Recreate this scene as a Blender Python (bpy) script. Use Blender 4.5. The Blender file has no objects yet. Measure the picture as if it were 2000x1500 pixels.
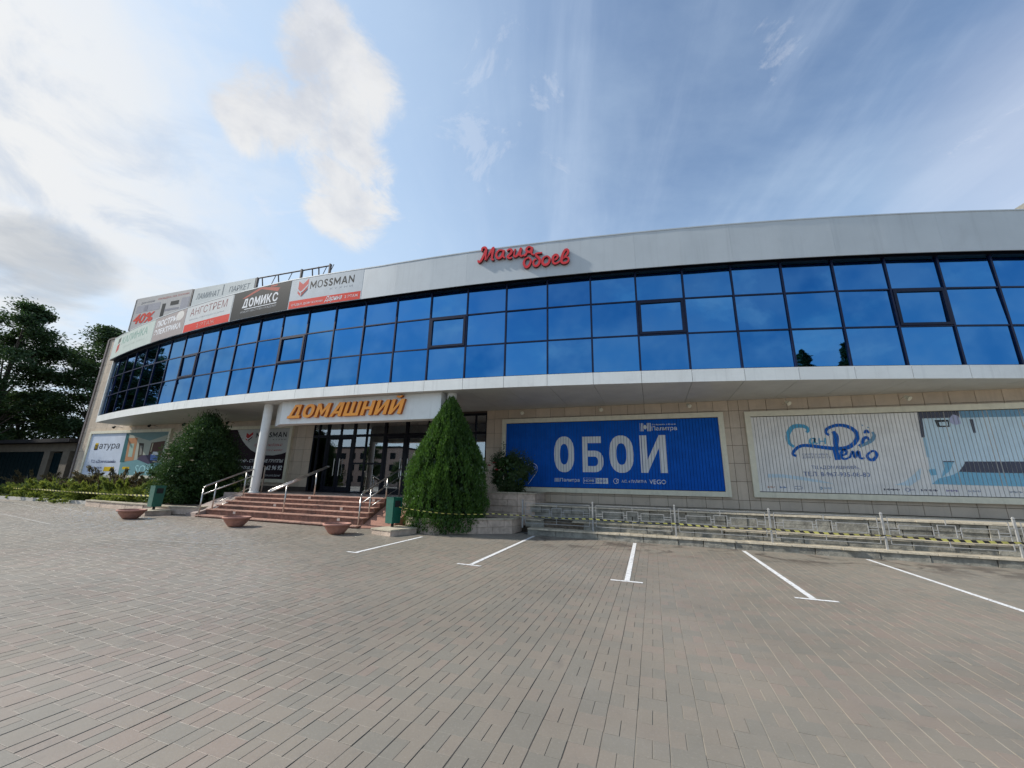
import bpy, bmesh, math, random
import numpy as np
from mathutils import Vector, Matrix
random.seed(7); rng = np.random.default_rng(7)
PI = math.pi
sc = bpy.context.scene
col = sc.collection

# ------------------------------------------------------------------ camera
cam_d = bpy.data.cameras.new('camera'); cam = bpy.data.objects.new('camera', cam_d); col.objects.link(cam)
RX = Vector((0.94436056, 0.32819083, 0.02176956)); UP = Vector((0.06117143, -0.24027994, 0.96877428)); FW = Vector((-0.32317362, 0.91354055, 0.2469868))
cam.matrix_world = Matrix(((RX.x, UP.x, -FW.x, 0), (RX.y, UP.y, -FW.y, 0), (RX.z, UP.z, -FW.z, 1.5), (0, 0, 0, 1)))
cam_d.sensor_width = 36; cam_d.lens = 767.527 / 2000 * 36; cam_d.clip_start = .05; cam_d.clip_end = 3000
sc.camera = cam

# ------------------------------------------------------------------ light
SUN = Vector((-.78, -.20, .585)).normalized()
sun_d = bpy.data.lights.new('sun', 'SUN'); sun_d.energy = 3.3; sun_d.angle = math.radians(1.2); sun_d.color = (1, .95, .87)
sun = bpy.data.objects.new('sun', sun_d); col.objects.link(sun); sun.rotation_euler = SUN.to_track_quat('Z', 'Y').to_euler(); sun.location = SUN * 50
world = bpy.data.worlds.new('World'); sc.world = world; world.use_nodes = True
sc.view_settings.view_transform = 'Standard'; sc.view_settings.look = 'None'; sc.view_settings.gamma = 1
sc.view_settings.use_curve_mapping = False; sc.view_settings.exposure = 0.7

class NT:
    def __init__(s, nt): s.nt = nt; s.n = nt.nodes; s.l = nt.links
    def new(s, t, **k):
        nd = s.n.new(t)
        for a, v in k.items():
            if a.startswith('i_'):
                nd.inputs[int(a[2:])].default_value = v
            else: setattr(nd, a, v)
        return nd
    def lk(s, a, b): s.l.new(a, b)
    def math(s, op, a, b=None, clamp=False):
        m = s.n.new('ShaderNodeMath'); m.operation = op; m.use_clamp = clamp
        for i, v in enumerate((a, b)):
            if v is None: continue
            if isinstance(v, (int, float)): m.inputs[i].default_value = v
            else: s.l.new(v, m.inputs[i])
        return m.outputs[0]
    def mix(s, f, a, b, bt='MIX'):
        m = s.n.new('ShaderNodeMix'); m.data_type = 'RGBA'; m.blend_type = bt
        for i, v in ((0, f), (6, a), (7, b)):
            if isinstance(v, (int, float)): m.inputs[i].default_value = v
            elif isinstance(v, tuple): m.inputs[i].default_value = (*v[:3], 1)
            else: s.l.new(v, m.inputs[i])
        return m.outputs[2]
    def ramp(s, f, stops):
        r = s.n.new('ShaderNodeMapRange'); r.interpolation_type = 'SMOOTHSTEP'
        r.inputs[1].default_value, r.inputs[2].default_value = stops; s.l.new(f, r.inputs[0]); return r.outputs[0]
    def noise(s, vec, scale, detail=4, rough=.55, dist=0):
        n = s.new('ShaderNodeTexNoise'); n.inputs['Scale'].default_value = scale; n.inputs['Detail'].default_value = detail
        n.inputs['Roughness'].default_value = rough; n.inputs['Distortion'].default_value = dist
        if vec is not None: s.l.new(vec, n.inputs['Vector'])
        return n.outputs[0]

def build_world():
    t = NT(world.node_tree); t.n.clear()
    sky = t.new('ShaderNodeTexSky', sky_type='NISHITA', sun_disc=False, sun_elevation=math.asin(SUN.z), sun_rotation=math.atan2(SUN.x, SUN.y) % (2 * PI))
    sky.air_density = 1.0; sky.dust_density = 1.2; sky.ozone_density = 1.1
    base = t.mix(1.0, sky.outputs[0], (.118, .128, .134), 'MULTIPLY')
    tc = t.new('ShaderNodeTexCoord'); d = tc.outputs['Generated']
    sep = t.new('ShaderNodeSeparateXYZ'); t.lk(d, sep.inputs[0])
    zz = t.math('MAXIMUM', sep.outputs[2], 0.0)
    den = t.math('ADD', zz, .22)
    px = t.math('DIVIDE', sep.outputs[0], den); py = t.math('DIVIDE', sep.outputs[1], den)
    cmb = t.new('ShaderNodeCombineXYZ'); t.lk(px, cmb.inputs[0]); t.lk(py, cmb.inputs[1])
    P = cmb.outputs[0]
    def blob(v, c0, c1):
        dp = t.new('ShaderNodeVectorMath', operation='DOT_PRODUCT'); t.lk(d, dp.inputs[0]); dp.inputs[1].default_value = Vector(v).normalized()
        return t.ramp(dp.outputs['Value'], (c0, c1))
    A, Mu, Rm = (lambda a, b: t.math('ADD', a, b)), (lambda a, b: t.math('MULTIPLY', a, b)), t.ramp
    sky = t.mix(Mu(Rm(sep.outputs[2], (.72, .08)), .86), base, (.39, .51, .64))            # paler towards the horizon
    sky = t.mix(Mu(blob((-.86, .25, .42), .35, 1.0), .62), sky, (.42, .54, .68))           # haze under the sun
    soft = t.noise(P, 1.0, 8, .58, .35)
    sky = t.mix(Mu(Rm(soft, (.36, .70)), .34), sky, (.42, .52, .63))
    # thin streaks
    rot = t.new('ShaderNodeMapping'); rot.inputs['Rotation'].default_value = (0, 0, math.radians(76)); t.lk(P, rot.inputs['Vector'])
    rs = t.new('ShaderNodeMapping'); rs.inputs['Scale'].default_value = (.55, 3.0, 1); t.lk(rot.outputs[0], rs.inputs['Vector'])
    st = t.noise(rs.outputs[0], 1.5, 9, .58, .35)
    sky = t.mix(Mu(Rm(st, (.44, .74)), .30), sky, (.45, .53, .65))
    sky = t.mix(Mu(blob((.62, .62, .42), .95, 1.0), .35), sky, (.50, .51, .58))
    # broken bright bank in the west
    nb = A(Mu(t.noise(P, 1.5, 10, .60, .6), .7), Mu(t.noise(P, 5.5, 8, .62, .3), .3))
    bank = blob((-.97, .02, .38), .74, 1.0)
    mb_ = Rm(A(Mu(bank, .32), nb), (.56, .86))
    glow = blob((-1, -.05, .5), .55, 1.0)
    bank_c = t.mix(glow, (.48, .52, .57), (.60, .595, .585))
    sh = Rm(t.noise(P, 3.3, 10, .62, .6), (.46, .66))
    bank_c = t.mix(Mu(sh, .7), bank_c, (.37, .42, .50))
    sky = t.mix(Mu(mb_, Mu(A(Mu(bank, .75), .12), 1.05)), sky, bank_c)
    fair = Rm(A(Mu(t.noise(P, 1.9, 10, .62, .4), .75), Mu(t.noise(P, 6.5, 8, .62, .3), .25)), (.50, .66))      # fair weather cloud over the southern half
    sky = t.mix(Mu(Mu(fair, blob((.1, -.9, .35), .1, .7)), .62), sky, (.66, .69, .74))
    # one cumulus with torn edges, and a few puffs near it
    cum = None
    for v, c in (((-.513, .413, .753), .9935), ((-.497, .465, .734), .9935), ((-.565, .475, .672), .992), ((-.578, .573, .581), .9925), ((-.56, .53, .63), .992), ((-.639, .399, .657), .9945)):
        q = blob(v, c, 1.0); cum = q if cum is None else t.math('MAXIMUM', cum, q)
    cn = A(Mu(A(t.noise(P, 5.0, 11, .68, .6), -.5), 1.5), .5)
    mc = Rm(A(Mu(cum, .44), cn), (.52, .92))
    cc = t.mix(Rm(t.noise(P, 4.0, 9, .6, .4), (.38, .70)), (.60, .59, .575), (.43, .44, .47))
    sky = t.mix(Mu(mc, Mu(Rm(cum, (.0, .5)), .85)), sky, cc)
    pf = Rm(A(Mu(blob((-.40, .46, .79), .90, .99), .10), cn), (.66, .78)); sky = t.mix(Mu(pf, .20), sky, (.55, .57, .62))
    # small grey cloud low in the west
    gr = Rm(A(Mu(blob((-.902, .283, .326), .993, 1.0), .42), t.noise(P, 2.2, 8, .6, .6)), (.62, 1.0)); c1 = t.mix(Mu(gr, .58), sky, (.24, .27, .31))
    bg = t.new('ShaderNodeBackground'); t.lk(c1, bg.inputs[0]); bg.inputs[1].default_value = .92
    out = t.new('ShaderNodeOutputWorld'); t.lk(bg.outputs[0], out.inputs[0])
build_world()

# ------------------------------------------------------------------ materials
MATS = {}
def streak(t, pos, k, amt, c):
    mp = t.new('ShaderNodeMapping'); mp.inputs['Scale'].default_value = (3.5, 3.5, .16); t.lk(pos, mp.inputs['Vector'])
    return t.mix(t.math('MULTIPLY', t.ramp(t.noise(mp.outputs[0], 1.6, 8, .65), (.5, .75)), amt), k, c)
def mat(name, c, rough=.6, metal=0., vary=.12, scale=6., bump=.0, bscale=40., spec=.5, c2=None, obj=0., dirt=None):
    if name in MATS: return MATS[name]
    if name.startswith('print_'): spec = .06
    m = bpy.data.materials.new(name); m.use_nodes = True; t = NT(m.node_tree)
    b = t.n['Principled BSDF']; b.inputs['Roughness'].default_value = rough; b.inputs['Metallic'].default_value = metal
    b.inputs['Specular IOR Level'].default_value = spec
    geo = t.new('ShaderNodeNewGeometry'); pos = geo.outputs['Position']
    n = t.noise(pos, scale, 5, .6)
    dark = tuple(v * (1 - vary) for v in c); light = tuple(min(v * (1 + vary), 1) for v in c)
    if c2: dark, light = c, c2
    k = t.mix(t.ramp(n, (.3, .7)), dark, light)
    if obj:
        oi = t.new('ShaderNodeObjectInfo'); f = t.math('ADD', t.math('MULTIPLY', oi.outputs['Random'], 2 * obj), 1 - obj)
        vm = t.new('ShaderNodeVectorMath', operation='SCALE'); t.lk(k, vm.inputs[0]); t.lk(f, vm.inputs['Scale']); k = vm.outputs[0]
    if dirt:
        dn = t.noise(pos, dirt[1], 8, .7, .6); k = t.mix(t.math('MULTIPLY', t.ramp(dn, dirt[2]), dirt[3]), k, dirt[0])
    if name in ('grey_composite', 'white_composite', 'painted_column', 'facade_tile', 'cream_frame'): k = streak(t, pos, k, .25 if name == 'grey_composite' else .42, tuple(v * .62 for v in c))
    t.lk(k, b.inputs['Base Color'])
    if bump:
        bn = t.new('ShaderNodeBump'); bn.inputs['Strength'].default_value = bump; bn.inputs['Distance'].default_value = .02
        t.lk(t.noise(pos, bscale, 6, .65), bn.inputs['Height']); t.lk(bn.outputs[0], b.inputs['Normal'])
    MATS[name] = m; return m

m_tile = mat('facade_tile', (.52, .425, .325), .45, vary=.07, scale=2.5, bump=.05, obj=.06, dirt=((.24, .19, .14), 1.3, (.55, .8), .3))
m_joint = mat('joint', (.07, .055, .045), .9)
m_white = mat('white_composite', (.74, .75, .72), .38, vary=.04, scale=1.2, dirt=((.40, .39, .36), 1.7, (.5, .85), .30))
m_grey = mat('grey_composite', (.47, .505, .52), .40, vary=.035, scale=.9, dirt=((.34, .35, .36), .9, (.5, .85), .35))
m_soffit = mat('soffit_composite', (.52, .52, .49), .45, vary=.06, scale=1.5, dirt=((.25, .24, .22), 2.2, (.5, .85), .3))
m_black = mat('black_aluminium', (.005, .006, .012), .4, vary=.2, spec=.2)
m_navy = mat('navy_aluminium', (.006, .012, .045), .4, metal=0, vary=.2, spec=.25)
m_cream = mat('cream_frame', (.68, .64, .50), .5, vary=.05, dirt=((.38, .35, .26), 3., (.5, .8), .3))
m_column = mat('painted_column', (.72, .73, .70), .5, vary=.04, dirt=((.45, .44, .40), 2.5, (.52, .8), .3))
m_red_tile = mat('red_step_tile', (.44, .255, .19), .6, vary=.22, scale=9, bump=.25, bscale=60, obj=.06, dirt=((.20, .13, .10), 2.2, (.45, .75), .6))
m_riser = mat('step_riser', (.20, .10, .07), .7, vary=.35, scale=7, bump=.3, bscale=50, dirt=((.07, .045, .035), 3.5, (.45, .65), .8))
m_land = mat('landing_tile', (.29, .23, .20), .55, vary=.12, scale=5, bump=.1)
m_stone = mat('grey_stone', (.235, .225, .19), .9, vary=.3, scale=5, bump=.9, bscale=22, obj=.12, dirt=((.05, .045, .035), 2.6, (.5, .78), .75))
m_pstone = mat('pinkish_stone', (.46, .365, .29), .85, vary=.18, scale=6, bump=.8, bscale=26, obj=.1, dirt=((.17, .13, .10), 3., (.5, .8), .6))
m_cap = mat('cap_stone', (.42, .37, .28), .85, vary=.2, scale=6, bump=.5, bscale=30, obj=.1, dirt=((.13, .11, .08), 3., (.5, .75), .6))
m_steel = mat('steel_rail', (.50, .48, .45), .28, metal=.9, vary=.1)
m_fence = mat('galvanised_fence', (.31, .31, .30), .7, metal=.0, vary=.12, scale=14)
m_green = mat('green_bin_paint', (.003, .085, .058), .45, vary=.1, scale=9, dirt=((.02, .07, .05), 6., (.55, .8), .5))
m_dgreen = mat('dark_green_gate', (.003, .011, .013), .7, vary=.2, spec=.05)
m_dark = mat('dark_void', (.008, .008, .008), .8)
m_clay = mat('terracotta', (.36, .17, .125), .75, vary=.15, scale=10, bump=.25, bscale=50, dirt=((.20, .12, .09), 6, (.5, .8), .6))
m_soil = mat('soil', (.12, .095, .07), .95, vary=.35, scale=12, bump=.7, bscale=20)
m_linepaint = mat('line_paint', (.72, .72, .71), .65, vary=.08, scale=10, dirt=((.27, .25, .23), 13., (.50, .66), .75))
m_oldpaint = mat('worn_line_paint', (.40, .385, .355), .75, vary=.07, scale=14, dirt=((.29, .27, .24), 9., (.35, .6), .9))
m_bark = mat('bark', (.075, .06, .045), .9, vary=.3, scale=8, bump=.6)
m_orange = mat('orange_acrylic', (.98, .36, .03), .35, vary=.04)
m_redsign = mat('red_acrylic', (.60, .032, .03), .3, vary=.06)
m_redside = mat('dark_red_side', (.16, .016, .018), .5)
m_orside = mat('shaded_orange_side', (.45, .11, .01), .5)  # letter sides: their shade is put into a darker orange
m_conc = mat('kerb_concrete', (.40, .38, .34), .85, vary=.15, scale=7, bump=.4, dirt=((.2, .18, .15), 4, (.5, .8), .5))
m_roof = mat('dark_slate_roof', (.03, .028, .028), .9, vary=.2, spec=.1)
m_pinkwall = mat('plastered_wall', (.44, .31, .25), .85, vary=.1, scale=2)

def flat(name, c, rough=.5, vary=.04): return mat('print_' + name, c, rough, vary=vary, scale=3)
pw = flat('white', (.66, .68, .70)); pblue = flat('blue', (.006, .095, .46), vary=.1); pblk = flat('black', (.03, .03, .035)); pred = flat('red', (.58, .045, .03))
pgrey = flat('grey', (.45, .48, .50)); pplum = flat('plum', (.020, .009, .015)); ptaupe = flat('taupe', (.33, .29, .28)); pslate = flat('slate', (.014, .019, .023))

def glass_mat():
    m = bpy.data.materials.new('blue_mirror_glass'); m.use_nodes = True; t = NT(m.node_tree); b = t.n['Principled BSDF']
    oi = t.new('ShaderNodeObjectInfo'); geo = t.new('ShaderNodeNewGeometry')
    b.inputs['Metallic'].default_value = 1; b.inputs['Roughness'].default_value = .015
    k = t.mix(oi.outputs['Random'], (.020, .135, .35), (.055, .22, .47))
    k2 = t.mix(t.math('MULTIPLY', t.ramp(t.noise(geo.outputs['Position'], .7, 3), (.35, .7)), .7), k, (.09, .24, .45))
    t.lk(k2, b.inputs['Base Color']); b.inputs['Specular Tint'].default_value = (.72, .82, .95, 1)
    bn = t.new('ShaderNodeBump'); bn.inputs['Strength'].default_value = .12; bn.inputs['Distance'].default_value = .02
    t.lk(t.noise(geo.outputs['Position'], 1.1, 3), bn.inputs['Height']); t.lk(bn.outputs[0], b.inputs['Normal'])
    return m
m_glass = glass_mat()
def door_glass():
    m = bpy.data.materials.new('clear_door_glass'); m.use_nodes = True; t = NT(m.node_tree); t.n.remove(t.n['Principled BSDF'])
    g = t.new('ShaderNodeBsdfGlossy'); g.inputs['Roughness'].default_value = .01; g.inputs[0].default_value = (.9, .93, .95, 1)
    tr = t.new('ShaderNodeBsdfTransparent'); tr.inputs[0].default_value = (.62, .66, .66, 1)
    fr = t.new('ShaderNodeFresnel'); fr.inputs[0].default_value = 1.6
    f = t.math('ADD', t.math('MULTIPLY', fr.outputs[0], 1.4), .26, True)
    mx = t.new('ShaderNodeMixShader'); t.lk(f, mx.inputs[0]); t.lk(tr.outputs[0], mx.inputs[1]); t.lk(g.outputs[0], mx.inputs[2])
    t.lk(mx.outputs[0], t.n['Material Output'].inputs[0]); return m
m_dglass = door_glass()

def leaf_mat(name, a, b_, trans=.35):
    m = bpy.data.materials.new(name); m.use_nodes = True; t = NT(m.node_tree); t.n.remove(t.n['Principled BSDF'])
    geo = t.new('ShaderNodeNewGeometry'); n = t.noise(geo.outputs['Position'], 1.1, 3)
    f = t.math('ADD', t.math('MULTIPLY', geo.outputs['Random Per Island'], .7), t.math('MULTIPLY', t.ramp(n, (.35, .65)), .3))
    k = t.mix(f, a, b_)
    df = t.new('ShaderNodeBsdfDiffuse'); t.lk(k, df.inputs[0])
    tl = t.new('ShaderNodeBsdfTranslucent'); t.lk(t.mix(.5, k, b_), tl.inputs[0])
    gl = t.new('ShaderNodeBsdfGlossy'); gl.inputs[0].default_value = (.5, .55, .5, 1); gl.inputs['Roughness'].default_value = .5
    mx = t.new('ShaderNodeMixShader'); mx.inputs[0].default_value = trans; t.lk(df.outputs[0], mx.inputs[1]); t.lk(tl.outputs[0], mx.inputs[2])
    m2 = t.new('ShaderNodeMixShader'); m2.inputs[0].default_value = .05; t.lk(mx.outputs[0], m2.inputs[1]); t.lk(gl.outputs[0], m2.inputs[2])
    t.lk(m2.outputs[0], t.n['Material Output'].inputs[0]); return m
m_thuja = leaf_mat('thuja_leaf', (.014, .048, .008), (.088, .19, .022))
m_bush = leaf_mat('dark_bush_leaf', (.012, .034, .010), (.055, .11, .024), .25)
m_jun = leaf_mat('juniper_leaf', (.07, .12, .022), (.26, .30, .05))
m_jun2 = leaf_mat('brown_juniper_leaf', (.045, .040, .020), (.12, .095, .045))
m_tree = leaf_mat('acacia_leaf', (.016, .036, .014), (.062, .110, .034), .35)
m_rose = leaf_mat('rose_leaf', (.014, .034, .014), (.06, .10, .03), .25)
m_petal = mat('rose_petal', (.45, .012, .02), .5)
m_poplar = leaf_mat('poplar_leaf', (.02, .045, .015), (.05, .09, .03), .3)
def petal2(): return mat('white_petal', (.6, .58, .5), .6)

# ------------------------------------------------------------------ mesh helpers
class MB:
    def __init__(s): s.v = []; s.f = []; s.m = []; s.k = 0
    def quad(s, a, b, c, d): n = len(s.v); s.v += [tuple(a), tuple(b), tuple(c), tuple(d)]; s.f.append((n, n + 1, n + 2, n + 3)); s.m.append(s.k)
    def hexa(s, p):          # 8 corners: bottom ring 0-3 ccw from above, top ring 4-7
        n = len(s.v); s.v += [tuple(q) for q in p]
        for f in ((3, 2, 1, 0), (4, 5, 6, 7), (0, 1, 5, 4), (1, 2, 6, 5), (2, 3, 7, 6), (3, 0, 4, 7)):
            s.f.append(tuple(n + i for i in f)); s.m.append(s.k)
    def box(s, x0, x1, y0, y1, z0, z1): s.hexa([(x0, y0, z0), (x1, y0, z0), (x1, y1, z0), (x0, y1, z0), (x0, y0, z1), (x1, y0, z1), (x1, y1, z1), (x0, y1, z1)])
    def prism(s, poly, z0, z1):   # ccw polygon; z0/z1 numbers or lists
        n = len(s.v); k = len(poly); Z0 = z0 if hasattr(z0, '__len__') else [z0] * k; Z1 = z1 if hasattr(z1, '__len__') else [z1] * k
        s.v += [(x, y, Z0[i]) for i, (x, y) in enumerate(poly)] + [(x, y, Z1[i]) for i, (x, y) in enumerate(poly)]
        s.f.append(tuple(n + i for i in reversed(range(k)))); s.m.append(s.k); s.f.append(tuple(n + k + i for i in range(k))); s.m.append(s.k)
        for i in range(k): j = (i + 1) % k; s.f.append((n + i, n + j, n + k + j, n + k + i)); s.m.append(s.k)
    def tube(s, pts, r, n=8, r1=None, cap=True):
        pts = [Vector(p) for p in pts]; b = len(s.v); N = len(pts)
        for i, p in enumerate(pts):
            d = (pts[min(i + 1, N - 1)] - pts[max(i - 1, 0)]).normalized()
            u = d.cross(Vector((0, 0, 1)) if abs(d.z) < .9 else Vector((1, 0, 0))).normalized(); w = d.cross(u)
            rr = r if r1 is None else r + (r1 - r) * i / (N - 1)
            for k in range(n): a = 2 * PI * k / n; s.v.append(tuple(p + (u * math.cos(a) + w * math.sin(a)) * rr))
        for i in range(N - 1):
            for k in range(n): j = (k + 1) % n; s.f.append((b + i * n + k, b + i * n + j, b + (i + 1) * n + j, b + (i + 1) * n + k)); s.m.append(s.k)
        if cap:
            s.f.append(tuple(b + k for k in reversed(range(n)))); s.m.append(s.k); s.f.append(tuple(b + (N - 1) * n + k for k in range(n))); s.m.append(s.k)
    def lathe(s, prof, c, n=24):
        b = len(s.v)
        for r, z in prof:
            for k in range(n): a = 2 * PI * k / n; s.v.append((c[0] + r * math.cos(a), c[1] + r * math.sin(a), c[2] + z))
        for i in range(len(prof) - 1):
            for k in range(n): j = (k + 1) % n; s.f.append((b + i * n + k, b + i * n + j, b + (i + 1) * n + j, b + (i + 1) * n + k)); s.m.append(s.k)
    def mesh(s, name, mats, smooth=False):
        me = bpy.data.meshes.new(name); me.from_pydata(s.v, [], s.f)
        for m in (mats if isinstance(mats, (list, tuple)) else [mats]): me.materials.append(m)
        if len(me.materials) > 1: me.polygons.foreach_set('material_index', s.m)
        if smooth: me.polygons.foreach_set('use_smooth', [True] * len(s.f))
        me.update(); return me
    def build(s, name, mats, parent=None, smooth=False): return link(name, s.mesh(name, mats, smooth), parent)
def link(name, me, parent=None, loc=None, rot=None):
    o = bpy.data.objects.new(name, me); col.objects.link(o)
    if parent is not None: o.parent = parent
    if loc is not None: o.location = loc
    if rot is not None: o.rotation_euler = rot
    return o
def tag(o, label=None, cat=None, group=None, kind=None):
    for k, v in (('label', label), ('category', cat), ('group', group), ('kind', kind)):
        if v: o[k] = v
    return o
def empty(name, loc=(0, 0, 0), label=None, cat=None, group=None, kind=None):
    o = bpy.data.objects.new(name, None); col.objects.link(o); o.location = loc; o.empty_display_size = .2
    return tag(o, label, cat, group, kind)
def copy_tree(o, loc=None, rotz=None, scale=None, label=None):
    c = o.copy(); col.objects.link(c)
    for ch in o.children:
        d = ch.copy(); col.objects.link(d); d.parent = c
        for g2 in ch.children: e = g2.copy(); col.objects.link(e); e.parent = d
    if loc is not None: c.location = loc
    if rotz is not None: c.rotation_euler = (0, 0, rotz)
    if scale is not None: c.scale = scale
    if label: c['label'] = label
    return c
def np_quads(name, V, mats, parent=None, smooth=False):   # V (n,4,3)
    n = len(V); me = bpy.data.meshes.new(name); me.vertices.add(4 * n); me.vertices.foreach_set('co', V.reshape(-1).astype(np.float32))
    me.loops.add(4 * n); me.loops.foreach_set('vertex_index', np.arange(4 * n, dtype=np.int32))
    me.polygons.add(n); me.polygons.foreach_set('loop_start', np.arange(0, 4 * n, 4, dtype=np.int32))
    me.polygons.foreach_set('use_smooth', np.zeros(n, bool)); me.materials.append(mats); me.update(calc_edges=True); return link(name, me, parent)

# ------------------------------------------------------------------ facade geometry (metres)
D = 15.278                                    # ground floor wall plane
ACX, ACY, AR = -11.096, 90.945, 79.67         # centre and radius of the bowed upper floor
BAY, PH = 1.414, 2.507
S0, S1 = -19.8, 24.5
def arc(s, off=0., z=0.):
    a = s / AR; return Vector((ACX + (AR + off) * math.sin(a), ACY - (AR + off) * math.cos(a), z))
def bs(i): return (i - 13) * BAY + PH
def gz(x): return min(max((-3 - x) * .0125, 0), .2)
ZR = (4.89, 6.04, 7.19, 8.24)
def lift(s): return .16 * min(max((1.5 - s) / 4.5, 0), 1)
def arcbox(mb, s0, s1, o0, o1, z0, z1, n=1):      # o0 back .. o1 front
    for i in range(n):
        a, b = s0 + (s1 - s0) * i / n, s0 + (s1 - s0) * (i + 1) / n
        mb.hexa([arc(a, o1, z0), arc(b, o1, z0), arc(b, o0, z0), arc(a, o0, z0), arc(a, o1, z1), arc(b, o1, z1), arc(b, o0, z1), arc(a, o0, z1)])

# ------------------------------------------------------------------ ground
def build_ground():
    mb = MB(); xs = [-400, -80, -40, -19, -3, 40, 400]
    for a, b in zip(xs, xs[1:]):
        mb.quad((a, -400, gz(a) - .03), (b, -400, gz(b) - .03), (b, 400, gz(b) - .03), (a, 400, gz(a) - .03))
    tag(mb.build('ground', mat('ground_far', (.24, .23, .21), .9, vary=.15, scale=.5)), kind='structure')
    # jointing bed of the paving
    m = bpy.data.materials.new('joint_sand_shaded'); m.use_nodes = True; t = NT(m.node_tree); b = t.n['Principled BSDF']
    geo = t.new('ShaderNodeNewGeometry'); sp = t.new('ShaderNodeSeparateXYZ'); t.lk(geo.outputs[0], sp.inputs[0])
    xx = t.math('ADD', sp.outputs[0], t.math('MULTIPLY', t.noise(geo.outputs[0], .6, 4), 3.0)); k = t.mix(t.ramp(xx, (.2, 2.6)), (.060, .052, .045), (.34, .30, .235)); t.lk(k, b.inputs[0]); b.inputs['Roughness'].default_value = .95  # sandy on the right; to the left, shade in the joints is put into the colour
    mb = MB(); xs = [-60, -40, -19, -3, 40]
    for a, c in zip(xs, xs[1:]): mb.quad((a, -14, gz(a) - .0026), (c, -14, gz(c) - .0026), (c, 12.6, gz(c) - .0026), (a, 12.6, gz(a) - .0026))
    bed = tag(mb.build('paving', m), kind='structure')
    # pavers
    pm = bpy.data.materials.new('paver_concrete'); pm.use_nodes = True; t = NT(pm.node_tree); b = t.n['Principled BSDF']; b.inputs['Roughness'].default_value = .50; b.inputs['Specular IOR Level'].default_value = .55
    geo = t.new('ShaderNodeNewGeometry'); pos = geo.outputs['Position']
    at = t.new('ShaderNodeAttribute'); at.attribute_name = 'pv'; pv = at.outputs['Fac']
    f = t.math('ADD', t.math('MULTIPLY', pv, .75), t.math('MULTIPLY', t.ramp(t.noise(pos, .16, 3), (.38, .62)), .28))
    k = t.mix(t.ramp(f, (.15, .55)), (.198, .180, .147), (.222, .192, .153)); k = t.mix(t.ramp(f, (.6, 1.0)), k, (.240, .190, .153))
    br = t.math('ADD', t.math('MULTIPLY', t.ramp(t.noise(pos, .35, 6, .6), (.3, .7)), .26), .90)
    vm = t.new('ShaderNodeVectorMath', operation='SCALE'); t.lk(k, vm.inputs[0]); t.lk(br, vm.inputs['Scale']); k = vm.outputs[0]
    k = t.mix(t.math('MULTIPLY', t.ramp(t.noise(pos, 14, 8, .7), (.5, .72)), .22), k, (.15, .135, .12))
    k = t.mix(t.math('MULTIPLY', t.ramp(t.noise(pos, 55, 6, .7), (.52, .7)), .25), k, (.38, .35, .31))
    sp = t.new('ShaderNodeSeparateXYZ'); t.lk(pos, sp.inputs[0])
    near_wall = t.math('MULTIPLY', t.ramp(sp.outputs[1], (9.8, 11.2)), t.ramp(sp.outputs[0], (-6, -3)))
    st = t.ramp(t.noise(pos, 1.15, 7, .65, 1.2), (.50, .62))
    k = t.mix(t.math('MULTIPLY', t.math('MULTIPLY', near_wall, st), .75), k, (.055, .04, .032))
    oil = t.ramp(t.noise(pos, .8, 5, .6, .8), (.66, .74)); k = t.mix(t.math('MULTIPLY', oil, .3), k, (.10, .09, .085)); tyre = t.math('MULTIPLY', t.ramp(t.noise(pos, .12, 3), (.5, .6)), t.math('MULTIPLY', t.ramp(t.noise(pos, 1.9, 8, .7, .8), (.52, .7)), .4)); k = t.mix(tyre, k, (.12, .105, .09)); dust = t.math('MULTIPLY', t.ramp(t.noise(pos, .22, 6, .65, .5), (.48, .66)), .35); k = t.mix(dust, k, (.27, .25, .22))
    t.lk(k, b.inputs['Base Color'])
    bn = t.new('ShaderNodeBump'); bn.inputs['Strength'].default_value = .35; bn.inputs['Distance'].default_value = .004; t.lk(t.noise(pos, 90, 5, .7), bn.inputs['Height']); t.lk(bn.outputs[0], b.inputs['Normal'])
    W, PL, CL = .195, .18, .168; per = PL + CL
    f_ = 767.527; pcs = []
    for si in range(int(-48 / W), int(16 / W)):
        x0 = si * W; off = (si % 2) * per * .5 + rng.normal(0, .02)
        y = -1.2 + off
        while y < 12.35:
            for (a, c, yy, l) in ((0, .5, y, PL), (.5, 1, y, PL), (0, 1, y + PL, CL)):
                cx, cy = x0 + (a + c) / 2 * W, yy + l / 2
                pcs.append((x0 + a * W, x0 + c * W, yy, yy + l, a, c, cx, cy))
            y += per
    A = np.array(pcs)
    rel = np.stack([A[:, 6], A[:, 7], np.full(len(A), -1.5)], 1)
    cz = rel @ np.array(FW); cx = rel @ np.array(RX) / np.maximum(cz, .01); cy = -(rel @ np.array(UP)) / np.maximum(cz, .01)
    keep = (cz > .3) & (np.abs(cx) * f_ < 1000 + 500) & (cy * f_ < 750 + 700) & (A[:, 7] > .6)
    px, py = 1000 + cx * f_, 750 + cy * f_; A = A[keep]; px = px[keep]; py = py[keep]; n = len(A)
    dist = np.hypot(A[:, 6], A[:, 7])
    gl = np.where(A[:, 4] == 0, .0031, .0020); gr = np.where(A[:, 5] == 1, .0031, .0020)
    wob = np.where(dist < 9, 1, .7)
    x0 = A[:, 0] + gl + rng.normal(0, .0009, n) * wob; x1 = A[:, 1] - gr + rng.normal(0, .0009, n) * wob
    y0 = A[:, 2] + .0008; y1 = A[:, 3] - .0008
    g = np.clip((-3 - A[:, 6]) * .0125, 0, .2); h = np.clip(rng.normal(0, .0007, (n, 1)) + rng.normal(0, .0004, (n, 4)), -.0014, .002)
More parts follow.
